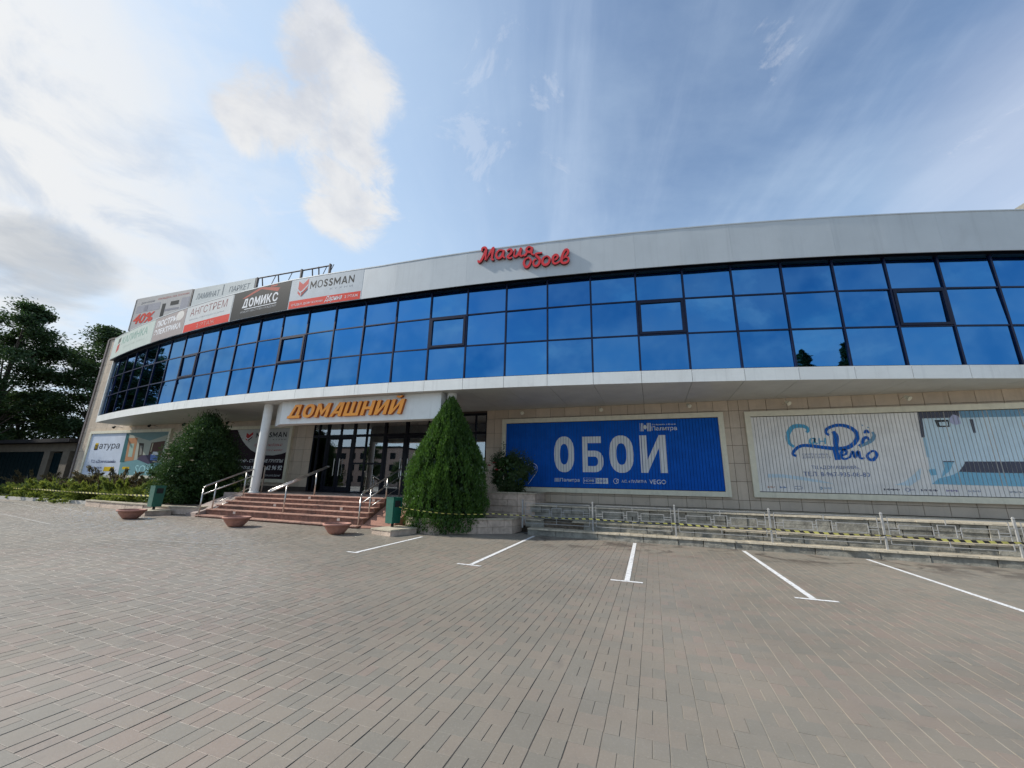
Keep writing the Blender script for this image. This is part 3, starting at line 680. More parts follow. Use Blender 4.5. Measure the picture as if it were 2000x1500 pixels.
def script_sign():
    o = empty('parapet_script_sign', (0, 0, 0), 'raised red cursive lettering on the grey parapet above the glass', 'sign')
    k = 0
    for g in GROUPS:
        root = None
        for i in g:
            k += 1; v, f = ribbon(SCRIPT[i], .085, True, 5)
            q = solid('letter' if root is None else 'stroke', (v, f), m_redsign, m_redside, o if root is None else root, lambda x, z, d: arc(x, .292 + d, z), .09 + .003 * (k % 3), ramp=.012)
            if root is None: root = q
script_sign()

# --- trivision and poster boards on the ground floor wall
def wall_board(name, label, b, fw=.17, cat='billboard'):
    x0, x1, z0, z1 = b; o = empty(name, (0, 0, 0), label, cat)
    mb = MB(); y0, y1 = D - .13, D + .0
    mb.box(x0, x1, y0, y1, z0, z0 + fw); mb.box(x0, x1, y0, y1, z1 - fw, z1); mb.box(x0, x0 + fw, y0, y1, z0 + fw, z1 - fw); mb.box(x1 - fw, x1, y0, y1, z0 + fw, z1 - fw)
    mb.build('frame', m_cream, o)
    return o, (x0 + fw, x1 - fw, z0 + fw, z1 - fw)
def slats(o, r, m, w, gap, yf=D - .07):
    x0, x1, z0, z1 = r; n = int(round((x1 - x0) / w)); w = (x1 - x0) / n; mb = MB(); mb.box(x0, x1, D - .03, D - .005, z0, z1); mb.build('backing', m_dark, o)
    mb = MB(); mb.box(gap / 2, w - gap / 2, yf, yf + .03, z0 + .02, z1 - .02); me = mb.mesh('slat', m); G = []
    for i in range(n):
        link('slat', me, o, loc=(x0 + i * w, random.gauss(0, .0012), 0))
        if i: G.append((x0 + i * w, gap + (.012 if random.random() < .12 else 0)))
    return G
def wp(layer): return lambda x, z: Vector((x, D - .0745 - .004 * layer, z))

def blue_board():
    o, r = wall_board('wallpaper_billboard', 'blue slatted billboard with large white wallpaper lettering in a cream frame', BOARDS[0])
    G = slats(o, r, pblue, .104, .010)
    P = lambda n, vf, l=0, m=pw: printed(n, vf, m, o, wp(l), G)
    for ch, bx in (('О', (-3.57, 1.99, -2.78, 3.35)), ('Б', (-2.47, 2.0, -1.69, 3.33)), ('О', (-1.47, 1.99, -.6, 3.35)), ('И', (-.37, 2.0, .53, 3.34))):
        v, f = glyph(ch, .25 if ch in 'О' else .22); P('letter', (fit(v, bx), f))
    def tx(s, bx, n='lettering', shear=0, bold=.01, l=0, m=pw): v, f = text2d(s, shear, bold, 2); return P(n, (fit(v, bx), f), l, m)
    tx('Палитра', (.08, 3.47, .93, 3.66)); tx('фабрика обоев', (.09, 3.69, .9, 3.755)); tx('Палитра', (-3.34, 1.61, -2.6, 1.77)); tx('А.С. и ПАЛИТРА', (-1.07, 1.645, -.21, 1.745), bold=.02); tx('VEGO', (-.12, 1.61, .44, 1.77))
    sq = [rect(-.33 + .05 * i, 3.49, -.30 + .05 * i, 3.79) for i in range(8) if i not in (3, 4)] + [poly([(-.15, 3.55), (-.06, 3.64), (-.15, 3.73), (-.24, 3.64)])]
    P('emblem', merge(*sq[:6])); P('emblem_diamond', sq[6], 1)
    P('emblem', merge(*[rect(-3.55 + .05 * i, 1.63, -3.525 + .05 * i, 1.77) for i in range(4)]))
    P('label_box', rect(-2.0, 1.59, -1.55, 1.79)); tx('COLOR', (-1.95, 1.64, -1.6, 1.74), l=1, m=pblue); tx('HOME', (-2.42, 1.645, -2.05, 1.735))
    P('label_outline', merge(rect(-2.46, 1.59, -2.0, 1.60), rect(-2.46, 1.78, -2.0, 1.79), rect(-2.46, 1.60, -2.45, 1.78)))
    P('round_emblem', ribbon([(-1.27 + .085 * math.cos(a), 1.69 + .085 * math.sin(a)) for a in [i * PI / 6 for i in range(13)]], .02, False)); P('round_emblem', ribbon([(-1.2 + .05 * math.cos(a), 1.69 + .06 * math.sin(a)) for a in [.8 + i * PI / 6 for i in range(9)]], .02, False), 1)
    for i, (p, w) in enumerate((([(-5.04, 2.53), (-4.82, 2.5), (-4.73, 2.34), (-4.87, 2.26), (-5.01, 2.32)], .02), ([(-5.0, 2.44), (-4.88, 2.42), (-4.86, 2.36), (-4.95, 2.35)], .014), ([(-4.65, 2.21), (-4.49, 2.33), (-4.28, 2.24), (-4.24, 2.03), (-4.37, 1.99), (-4.48, 2.11), (-4.5, 2.24)], .02), ([(-4.4, 2.2), (-4.32, 2.18), (-4.3, 2.1), (-4.38, 2.08)], .014), ([(-4.73, 2.34), (-4.68, 2.16), (-4.75, 1.85)], .016), ([(-4.24, 2.03), (-4.4, 1.8), (-4.61, 1.52)], .018), ([(-5.07, 2.26), (-5.06, 1.69)], .016), ([(-4.65, 2.21), (-4.6, 2.0), (-4.8, 1.62)], .014), ([(-4.98, 2.28), (-4.8, 2.2), (-4.68, 2.25)], .014))):
        P('line_drawing', ribbon(p, w, False), i % 3)
blue_board()

def white_board():
    o, r = wall_board('sanitary_ware_billboard', 'white slatted billboard with blue cursive lettering and bathroom picture', BOARDS[1])
    pwhite = flat('cool_white', (.72, .70, .665), vary=.06); G = slats(o, r, pwhite, .098, .012)
    c_teal = flat('teal', (.10, .36, .55)); c_blue = flat('royal', (.015, .115, .43)); c_light = flat('sky', (.36, .55, .66)); c_pale = flat('pale', (.52, .65, .72)); c_slate = flat('slate_grey', (.085, .09, .12)); c_mid = flat('mid_blue', (.16, .30, .42)); c_aqua = flat('aqua', (.20, .43, .57)); c_ink = flat('ink', (.12, .17, .33)); c_bk = pblk
    P = lambda n, vf, l=0, m=c_blue: printed(n, vf, m, o, wp(l), G)
    P('picture_ground', poly([(7.69, 1.77), (12.7, 1.70), (12.7, 3.68), (7.82, 3.70)]), 0, c_pale)
    P('picture_shelf', poly([(7.74, 3.89), (7.70, 3.13), (7.78, 3.13), (7.82, 3.70), (8.68, 3.70), (8.70, 3.89)]), 1, c_slate); P('picture_band', poly([(8.705, 3.69), (12.7, 3.67), (12.7, 3.89), (8.705, 3.89)]), 1, c_mid)
    P('picture_strip', poly([(7.72, 2.54), (7.79, 2.54), (7.80, 3.12), (7.73, 3.12)]), 1, c_light)
    P('picture_window', poly([(8.13, 3.43), (8.41, 3.43), (8.42, 3.64), (8.10, 3.64)]), 1, c_bk); P('picture_window_glass', poly([(8.19, 3.465), (8.38, 3.465), (8.385, 3.585), (8.18, 3.575)]), 2, c_pale)
    P('picture_towel', poly([(8.90, 3.24), (8.96, 3.24), (8.97, 3.64), (8.89, 3.64)]), 1, c_slate); P('picture_flowers', poly([(8.44, 3.55), (8.55, 3.48), (8.68, 3.52), (8.66, 3.74), (8.55, 3.80), (8.46, 3.7)]), 2, flat('lilac', (.40, .42, .58)))
    P('picture_countertop', poly([(8.36, 2.13), (8.8, 2.11), (12.7, 2.08), (12.7, 2.43), (8.56, 2.42), (8.49, 2.30)]), 1, c_slate)
    P('picture_floor', poly([(7.69, 1.77), (12.7, 1.71), (12.7, 2.078), (8.8, 2.108), (8.36, 2.128), (8.19, 2.03), (7.87, 1.93)]), 1, c_aqua)
    P('picture_basin', poly([(7.95, 1.97), (8.16, 2.15), (8.30, 2.42), (8.06, 2.42), (8.08, 2.28), (8.01, 2.13)]), 2, c_aqua); P('picture_basin_rim', rect(8.06, 2.40, 8.31, 2.43), 3, c_slate)
    P('picture_stone', ribbon([(7.70, 2.1), (7.85, 2.12)], .17, False), 2, c_aqua)
    P('wave', poly([(3.56, 1.89), (3.99, 1.90), (4.4, 1.84), (4.91, 1.77), (5.34, 1.725), (5.01, 1.82), (4.52, 1.93), (4.0, 2.0), (3.58, 2.01)]), 0, c_pale); P('wave', poly([(6.82, 1.73), (7.18, 1.71), (7.46, 1.92), (7.52, 2.23), (7.33, 2.05), (7.07, 1.82)]), 0, c_pale)
    P('logo', ribbon([(4.82, 3.34), (4.88, 3.43), (4.8, 3.53), (4.63, 3.56), (4.46, 3.52), (4.32, 3.34), (4.27, 3.14), (4.32, 2.97), (4.42, 2.88)], .13), 0, c_teal)
    P('logo', ribbon([(5.42, 3.24), (5.34, 3.32), (5.39, 3.44), (5.57, 3.53), (5.77, 3.55), (5.98, 3.48), (6.12, 3.33), (6.13, 3.14), (6.02, 2.97), (5.85, 2.85), (5.62, 2.81), (5.36, 2.83), (5.04, 2.88), (4.76, 2.92), (4.57, 2.89), (4.41, 2.76), (4.35, 2.64), (4.45, 2.58)], .12), 1, c_blue)
    P('logo', ribbon([(5.53, 3.36), (5.58, 3.22), (5.56, 3.02), (5.53, 2.82)], .16), 2, c_blue)
    P('logo', ribbon([(5.51, 2.78), (5.52, 2.62), (5.53, 2.46)], .15, False), 0, c_blue)
    for k, (p, w, c) in enumerate((([(5.01, 3.14), (4.92, 3.14), (4.87, 3.05), (4.9, 2.97), (4.98, 3.02), (5.02, 3.15), (5.01, 3.02), (5.07, 2.97)], .06, c_teal), ([(5.13, 3.15), (5.12, 2.96)], .06, c_teal), ([(5.14, 3.05), (5.26, 3.05)], .05, c_teal), ([(5.29, 3.15), (5.27, 2.96)], .06, c_teal),
        ([(6.13, 2.89), (6.23, 2.97), (6.3, 3.12), (6.39, 3.15), (6.41, 3.06)], .09, c_blue), ([(6.15, 2.86), (6.31, 2.95), (6.47, 3.05), (6.57, 3.2), (6.54, 3.32)], .10, c_mid), ([(6.33, 3.28), (6.4, 3.36), (6.45, 3.28)], .08, c_blue), ([(6.3, 3.54), (6.34, 3.52)], .05, c_mid), ([(6.44, 3.47), (6.49, 3.45)], .05, c_mid),
        ([(5.66, 2.6), (5.77, 2.65), (5.79, 2.73), (5.72, 2.76), (5.64, 2.65), (5.65, 2.52), (5.73, 2.49), (5.84, 2.54)], .085, c_blue), ([(5.84, 2.52), (5.95, 2.72), (5.98, 2.54), (6.09, 2.72), (6.11, 2.52), (6.22, 2.52)], .085, c_blue), ([(6.43, 2.73), (6.3, 2.61), (6.32, 2.49), (6.43, 2.47), (6.53, 2.61), (6.5, 2.72), (6.41, 2.73)], .085, c_blue))):
        P('logo', ribbon(p, w), k % 4, c)
    def tx(s, bx, l=0, m=c_ink, bold=.012): v, f = text2d(s, 0, bold, 2); P('lettering', (fit(v, bx), f), l, m)
    tx('САНТЕХНИКА', (4.61, 2.6, 5.3, 2.665), bold=0); tx('ДЛЯ РЕМОНТА', (4.6, 2.5, 5.37, 2.57), bold=0); tx('ТЦ «ДОМАШНИЙ»,', (4.8, 2.16, 6.06, 2.31)); tx('ТЕЛ. 8-967-935-08-80', (4.56, 1.95, 6.27, 2.09))
    for i, (a, b, c) in enumerate(((3.52, 3.74, (.45, .2, .1)), (3.86, 4.1, (.1, .2, .4)), (5.05, 5.28, (.3, .42, .55)), (6.54, 6.93, (.03, .03, .05)), (7.15, 7.31, (.3, .3, .35)), (7.41, 7.81, (.05, .05, .1)), (7.98, 8.29, (.15, .12, .3)), (8.46, 8.76, (.3, .33, .4)), (9.32, 9.62, (.2, .24, .3)), (9.9, 10.3, (.1, .12, .2)))):
        n = int((b - a) / .035); P('brand_mark', merge(*[rect(a + j * .035, 1.565 + .01 * ((j * 7) % 3), a + j * .035 + .024, 1.62 - .008 * ((j * 5) % 3)) for j in range(n)]), 0, flat('mark%d' % i, c))
    P('brand_mark', ribbon([(4.36 + .11 * math.cos(a), 1.59 + .045 * math.sin(a)) for a in [i * PI / 6 for i in range(13)]], .012, False), 0, c_ink); P('brand_mark', ribbon([(7.1 + .05 * math.cos(a), 1.595 + .05 * math.sin(a)) for a in [i * PI / 6 for i in range(13)]], .012, False), 0, c_ink); P('brand_mark', ribbon([(4.96 + .035 * math.cos(a), 1.59 + .03 * math.sin(a)) for a in [i * PI / 6 for i in range(13)]], .025, False), 0, c_mid)
white_board()

def logo_m(P, x0, z0, x1, z1, red, dark, white):       # folded ribbon emblem
    w, h = x1 - x0, z1 - z0; q = lambda *p: [(x0 + a * w, z0 + b * h) for a, b in p]
    P('emblem', poly(q((.08, .22), (.42, .0), (1, .42), (1, 1), (.5, .70), (.08, .92))), 0, red)
    P('emblem', merge(ribbon(q((.1, .42), (.42, .26), (1, .62)), .06 * w + .02, False)), 1, white); P('emblem', ribbon(q((.42, .26), (.42, .02)), .05 * w + .02, False), 2, white)
    P('emblem', poly(q((.45, .0), (.95, .34), (.95, .48), (.45, .14))), 3, dark)

def dark_board():
    o, r = wall_board('kitchen_billboard', 'dark plum kitchen billboard with white oval, partly behind the entrance column', BOARDS[2])
    x0, x1, z0, z1 = r; mb = MB(); mb.box(x0, x1, D - .07, D - .005, z0, z1); mb.build('panel', pplum, o)
    P = lambda n, vf, l=0, m=pw: printed(n, vf, m, o, wp(l))
    P('oval', poly([(-21.11, z1 - .01), (-20.95, 3.83), (-20.79, 3.65), (-20.55, 3.41), (-20.29, 3.21), (-19.85, 2.94), (-19.41, 2.78), (-18.77, 2.67), (-18.24, 2.66), (-17.67, 2.74), (x1 - .01, 2.83), (x1 - .01, z1 - .01)][::1]), 0, flat('oval', (.50, .50, .48)))
    logo_m(lambda n, vf, l, m: P(n, vf, l + 1, m), -20.42, 3.40, -19.9, 3.9, flat('red_dark', (.42, .05, .05)), pblk, pw)
    def tx(s, bx, l=1, m=pw, bold=.012, sh=0): v, f = text2d(s, sh, bold, 2); P('lettering', (fit(v, bx), f), l, m)
    for vf in block('MOSSMAN', (-19.66, 3.58, -17.52, 3.85), .16): P('letter', vf, 1, pblk)
    tx('К У Х Н И', (-18.42, 3.43, -17.52, 3.50), m=pblk, bold=0); tx('Кухни с любовью', (-19.68, 3.08, -17.71, 3.28), m=flat('red_dark', (.42, .05, .05)), sh=.4, bold=0); tx('вместе с нами!', (-19.2, 2.88, -17.65, 2.98), m=flat('red_dark', (.42, .05, .05)), sh=.4, bold=0)
    tx('КУХНИ - СТОЛОВЫЕ ГРУППЫ', (-20.83, 2.30, -17.5, 2.47), l=0, sh=.2, bold=.02); tx('И И ПОД ЗАКАЗ', (-20.56, 1.95, -19.0, 2.11), l=0, sh=.2, bold=.02); tx('62 96 92', (-18.56, 1.93, -17.5, 2.16), l=0, sh=.2, bold=.03); tx('„Дом-центр Дарина“', (-18.64, 1.60, -17.5, 1.72), l=0, sh=.3, bold=0); tx('ТЦ „Домашний“', (-20.21, 1.60, -19.2, 1.72), l=0, sh=.3, bold=0)
dark_board()

def room_board():
    o, r = wall_board('furniture_billboard', 'furniture billboard with pale left half and a bedroom picture, behind the junipers', BOARDS[3])
    x0, x1, z0, z1 = r; mb = MB(); mb.box(x0, x1, D - .07, D - .005, z0, z1); mb.build('panel', flat('cool_white2', (.55, .60, .68)), o)
    P = lambda n, vf, l=0, m=pw: printed(n, vf, m, o, wp(l))
    P('picture_ground', poly([(-30.55, z0 + .01), (x1 - .01, z0 + .01), (x1 - .01, z1 - .01), (-30.7, z1 - .01)]), 0, flat('wall_beige', (.38, .40, .34)))
    P('picture_edge', poly([(-30.66, 2.28), (-30.2, 2.28), (-30.4, 3.96), (-30.72, 4.04)]), 1, flat('dark_teal', (.05, .14, .15)))
    P('picture_ceiling', poly([(-30.68, 4.05), (-29.4, 3.76), (-28.31, 3.55), (x1 - .02, 3.9), (x1 - .02, 4.05)]), 1, flat('ceiling_teal', (.17, .26, .26)))
    P('picture_curtain', poly([(-30.2, 2.31), (-29.38, 2.39), (-29.5, 3.73), (-30.38, 3.75)]), 1, flat('terracotta_wall', (.42, .22, .12))); P('picture_curtain', poly([(-30.0, 2.6), (-29.6, 2.6), (-29.7, 3.4), (-30.1, 3.4)]), 2, flat('sage', (.33, .43, .36)))
    P('picture_door', poly([(-29.06, 2.53), (-28.63, 2.6), (-28.77, 3.40), (-29.25, 3.44)]), 1, flat('brown', (.07, .06, .05))); P('picture_door', poly([(-28.95, 2.7), (-28.75, 2.72), (-28.85, 3.25), (-29.08, 3.28)]), 2, flat('grey_print', (.22, .22, .2)))
    P('picture_headboard', poly([(-28.12, 2.55), (-26.98, 2.40), (-26.86, 3.53), (-28.1, 3.43)]), 1, flat('walnut', (.10, .055, .045))); P('picture_lamp', poly([(-28.0, 2.9), (-27.92, 2.9), (-27.9, 3.4), (-27.98, 3.4)]), 2, flat('cream_print', (.55, .5, .35)))
    P('picture_floor', poly([(-30.52, z0 + .02), (x1 - .02, z0 + .02), (x1 - .02, 2.29), (-27.96, 2.21), (-29.07, 2.43), (-30.58, 2.28)]), 1, flat('teal_floor', (.16, .30, .32)))
    P('picture_bed', poly([(-27.96, 2.19), (-27.2, 2.3), (-27.27, 2.71), (-28.66, 2.70), (-29.09, 2.46)]), 3, flat('plum_bed', (.07, .06, .10))); P('picture_pillow', poly([(-27.82, 2.4), (-27.22, 2.4), (-27.17, 2.75), (-27.89, 2.75)]), 4, flat('blue_pillow', (.14, .22, .50))); P('picture_pillow', poly([(-27.8, 2.7), (-27.2, 2.7), (-27.25, 2.88), (-27.7, 2.9)]), 5, pw)
    def tx(s, bx, l=0, m=pblk, bold=.012, sh=0): v, f = text2d(s, sh, bold, 2); P('lettering', (fit(v, bx), f), l, m)
    yel = flat('yellow', (.62, .42, .02)); P('emblem', rect(-33.65, 3.12, -33.32, 3.47), 0, yel); P('emblem', merge(rect(-33.66, 3.04, -33.3, 3.12), rect(-33.66, 3.12, -33.58, 3.38), rect(-33.52, 3.12, -33.44, 3.38), rect(-33.38, 3.12, -33.30, 3.38)), 1, pblk)
    tx('атура', (-33.18, 3.0, -31.1, 3.42), bold=0); tx('ТЦ «Домашний»', (-33.65, 2.20, -31.08, 2.43), m=flat('ink2', (.10, .11, .2))); tx('2-ой этаж', (-33.78, 1.88, -32.3, 2.02), m=flat('ink2', (.1, .11, .2))); tx('Бытовая техника', (-33.76, 1.69, -32.25, 1.83), m=flat('ink2', (.1, .11, .2)), bold=0)
    P('button', rect(-32.09, 1.73, -31.09, 2.0), 0, yel); P('button', rect(-30.25, 1.86, -29.6, 2.01), 2, yel); tx('SOHO', (-29.04, 1.62, -26.8, 2.12), l=2, m=flat('aqua_print', (.36, .60, .62)), bold=0)
room_board()

# --- parapet banners; bounds in (arc length, height) on the parapet
def bl(s, f): lo, hi = 8.19 + lift(s) * .5, 9.46 + lift(s); return lo + (hi - lo) * f
def bmap(l): return lambda s, f: arc(s, .2945 + .004 * l, bl(s, f))
def banner(name, label, s0, s1, m, f0=0.01, f1=.99):
    n = 6; mb = MB()
    for i in range(n):
        a, b = s0 + (s1 - s0) * i / n, s0 + (s1 - s0) * (i + 1) / n
        mb.hexa([arc(a, .294, bl(a, f0)), arc(b, .294, bl(b, f0)), arc(b, .2905, bl(b, f0)), arc(a, .2905, bl(a, f0)), arc(a, .294, bl(a, f1)), arc(b, .294, bl(b, f1)), arc(b, .2905, bl(b, f1)), arc(a, .2905, bl(a, f1))])
    o = mb.build(name, m); tag(o, label, 'banner'); 
    def P(n_, vf, l=0, mm=pw): return printed(n_, vf, mm, o, bmap(l), cuts=.33)
    def T(s, bx, l=0, mm=pw, bold=.012, sh=0): v, f = text2d(s, sh, bold, 3); return P('lettering', (fit(v, bx), f), l, mm)
    return o, P, T
def banners():
    o, P, T = banner('kitchen_banner', 'pale grey banner with folded red emblem, dark capitals and a red strip', -2.68, 1.02, flat('banner_grey', (.46, .50, .53)))
    P('red_strip', rect(-2.66, .012, .98, .27, 6), 0, pred); logo_m(lambda n, vf, l, m: P(n, vf, l, m), -2.32, .38, -1.74, .97, flat('coral', (.50, .09, .08)), flat('coral_dark', (.34, .05, .05)), flat('banner_grey', (.46, .50, .53)))
    for vf in block('MOSSMAN', (-1.62, .59, .60, .85), .15): P('letter', vf, 0, pslate)
    T('К У Х Н И', (-.55, .455, .56, .52), 0, flat('grey_ink', (.2, .22, .26)), 0)
    T('ОТДЕЛ ДОМ КУХНИ', (-2.5, .08, -.85, .16), 1, bold=.005); T('Дарина', (-.75, .04, .12, .25), 1, sh=.4, bold=.01); T('2 ЭТАЖ', (.25, .10, .88, .19), 1, bold=.005)
    o, P, T = banner('curtain_rail_banner', 'dark slate banner with a red roof outline above white capitals', -6.34, -2.72, pslate)
    P('roof_outline', poly([(-5.74, .73), (-5.5, .73), (-4.52, .93), (-3.45, .72), (-3.35, .84), (-4.45, 1.0 - .01), (-4.7, .985)]), 0, flat('brick_red', (.36, .07, .05))); P('roof_chimney', rect(-3.95, .93, -3.55, .98), 0, flat('brick_red', (.36, .07, .05)))
    for vf in block('ДОМИКС', (-5.62, .38, -3.4, .70), .22): P('letter', vf, 0, pw)
    P('underline', rect(-5.45, .31, -3.42, .335, 4)); T('РЕМОНТ ДОСТУПЕН КАЖДОМУ', (-5.66, .19, -3.42, .27), 0, flat('grey_ink2', (.4, .42, .44)), 0)
    o, P, T = banner('furniture_banner', 'off-white banner with large thin dark-red capitals and red bottom strip', -10.1, -6.40, flat('banner_white', (.52, .54, .54)))
    P('red_strip', rect(-10.08, .012, -6.42, .30, 6), 0, pred); T('АНГСТРЕМ', (-9.75, .60, -6.78, .89), 0, flat('dark_red_ink', (.20, .07, .07)), -.004); T('МЕБЕЛЬ ДЛЯ КАЖДОГО ДОМА', (-9.7, .42, -6.9, .48), 0, flat('grey_ink', (.2, .22, .26)), -.004); T('2 ЭТАЖ', (-8.95, .08, -7.5, .23), 1, flat('pale_red', (.62, .30, .27)), .0)
    o, P, T = banner('chandelier_banner', 'taupe banner with two rows of white capitals and a round lamp picture', -13.38, -10.16, ptaupe)
    T('ЛЮСТРЫ', (-13.2, .60, -11.0, .86), 0, pw, .03); T('ЭЛЕКТРИКА', (-13.25, .26, -10.45, .50), 0, pw, .03); P('lamp_picture', poly([(-10.75 + .38 * math.cos(a), .78 + .19 * math.sin(a)) for a in [i * PI / 10 for i in range(20)]]), 0, flat('lamp_white', (.62, .60, .56)))
    o, P, T = banner('kitchen_discount_banner', 'pale banner with faded green capitals at the far end of the parapet', -19.6, -13.44, flat('banner_pale', (.46, .52, .48)))
    T('КАЛИНКА', (-18.0, .50, -14.2, .84), 0, flat('faded_green', (.20, .33, .28)), .01); T('КУХНИ НА ЗАКАЗ', (-17.6, .28, -14.4, .36), 0, flat('faded_green2', (.36, .42, .38)), 0)
    P('emblem', poly([(-18.8, .2), (-18.35, .3), (-18.35, .62), (-18.8, .55)]), 0, flat('faded_red', (.40, .10, .09))); P('emblem', poly([(-18.8, .6), (-18.35, .68), (-18.35, .9), (-18.8, .85)]), 0, flat('faded_dark', (.12, .13, .12)))
banners()

def roof_frame():
    Y = 12.8; zt = 11.58
    o = empty('rooftop_billboard', (0, 0, 0), 'large grey rooftop billboard with a red discount figure and kitchen picture', 'billboard')
    mb = MB(); mb.prism([(-28.24, Y), (-23.38, Y), (-23.38, Y + .06), (-28.24, Y + .06)], [9.66] * 4, [zt + .08, zt, zt, zt + .08]); mb.build('panel', flat('board_grey', (.40, .39, .38)), o)
    P = lambda n, vf, l=0, m=pw: printed(n, vf, m, o, lambda x, z: Vector((x, Y - .004 - .004 * l, z)))
    def T(s, bx, l=0, mm=pw, bold=.01, sh=0): v, f = text2d(s, sh, bold, 3); P('lettering', (fit(v, bx), f), l, mm)
    T('40%', (-28.05, 10.0, -26.2, 10.62), 1, flat('vivid_red', (.55, .05, .03)), .03, .2); T('ДОМ КУХНИ', (-27.7, 11.22, -26.5, 11.36), 0, flat('grey_ink3', (.18, .18, .2)), .01); T('СКИДКА НА КУХНИ', (-26.2, 11.28, -23.6, 11.42), 0, flat('faded_red2', (.45, .16, .14)), .01)
    lil = flat('grey_lilac', (.30, .30, .33)); P('picture_wall', rect(-28.0, 10.7, -25.9, 11.15), 0, lil); P('picture_cabinet', rect(-27.3, 10.75, -27.0, 11.1), 1, flat('grey_lilac2', (.22, .22, .25))); P('picture_cabinet', rect(-25.7, 10.2, -25.4, 11.0), 0, pslate); P('picture_hob', rect(-25.4, 10.5, -24.2, 10.62), 0, flat('grey_lilac2', (.22, .22, .25))); P('picture_table', rect(-25.0, 10.8, -24.3, 11.05), 0, pslate); P('picture_wall', rect(-24.1, 10.4, -23.45, 11.15), 0, lil)
    tag(o)
    o2 = empty('flooring_billboard', (0, 0, 0), 'white rooftop billboard with thin grey capitals either side of a bar', 'billboard')
    mb = MB(); mb.prism([(-23.2, Y), (-18.6, Y), (-18.6, Y + .06), (-23.2, Y + .06)], 9.64, [zt - .04, zt - .1, zt - .1, zt - .04]); mb.build('panel', flat('board_white', (.50, .53, .52)), o2)
    def T2(s, bx, sh=.15): v, f = text2d(s, sh, .0, 3); printed('lettering', (fit(v, bx), f), flat('grey_ink4', (.14, .17, .19)), o2, lambda x, z: Vector((x, Y - .004, z)))
    T2('ЛАМИНАТ', (-22.9, 10.85, -21.1, 11.2)); T2('ПАРКЕТ', (-20.4, 10.92, -18.9, 11.24)); printed('bar', rect(-20.9, 10.85, -20.84, 11.45), flat('grey_ink4', (.14, .17, .19)), o2, lambda x, z: Vector((x, Y - .004, z)))
    fr = empty('roof_truss', (0, 0, 0), 'rusty steel tube frame behind the rooftop billboards', 'frame')
    mb = MB(); k = mat('rusty_steel', (.14, .12, .11), .7, vary=.3)
    mb.tube([(-28.3, Y + .12, zt + .1), (-23.3, Y + .12, zt + .02), (-18.5, Y + .12, zt - .07), (-13.8, Y + .12, zt - .17)], .035, 6); mb.build('top_rail', k, fr)
    for x in (-28.25, -23.29, -18.5, -15.55, -13.8):
        mb = MB(); mb.box(x - .032, x + .032, Y - .012, Y + .1, 9.66, zt + .02 - (x + 28) * .012); mb.build('post', k, fr)
    for x in (-28.0, -23.0, -18.3, -17.2, -15.0, -14.6):
        mb = MB(); mb.tube([(x, Y + .12, zt - .1), (x - .5, Y + .9, 10.0), (x - .55, Y + 1.2, 9.66)], .03, 6); mb.tube([(x, Y + .2, 9.66), (x + .9, Y + .14, zt - .12)], .018, 5); mb.build('brace', k, fr)
    for i, s in enumerate((6.95, 7.25)):
        mb = MB(); p = arc(s, 0, 9.5 + lift(s)); mb.tube([(p.x, p.y + .1, p.z - .1), (p.x, p.y + .1, p.z + .09)], .02, 6); mb.hexa([(p.x - .1, p.y, p.z + .05), (p.x + .1, p.y, p.z + .05), (p.x + .1, p.y + .15, p.z + .09), (p.x - .1, p.y + .15, p.z + .09), (p.x - .1, p.y, p.z + .1), (p.x + .1, p.y, p.z + .1), (p.x + .1, p.y + .15, p.z + .15), (p.x - .1, p.y + .15, p.z + .15)])
        tag(mb.build('rooftop_spotlight', pslate), ('left' if i == 0 else 'right') + ' one of two small spotlights on the parapet above the red cursive sign', 'spotlight', 'spotlights above the red sign')
roof_frame()

def rear_block():
    mb = MB(); m = mat('beige_plaster', (.52, .46, .35), .8); mb.box(19.0, 40, 26, 45, 0, 16.0); o = empty('rear_building', (0, 0, 0), 'beige building showing one sloping roof edge over the parapet end', 'building')
    mb.build('wall', m, o); mb = MB(); mb.hexa([(18.6, 25.7, 16), (26, 25.7, 16), (26, 45, 16), (18.6, 45, 16), (20.4, 25.7, 17.1), (26, 25.7, 20.2), (26, 45, 20.2), (20.4, 45, 17.1)]); mb.build('roof', mat('beige_roof', (.55, .50, .40), .7), o)
rear_block()

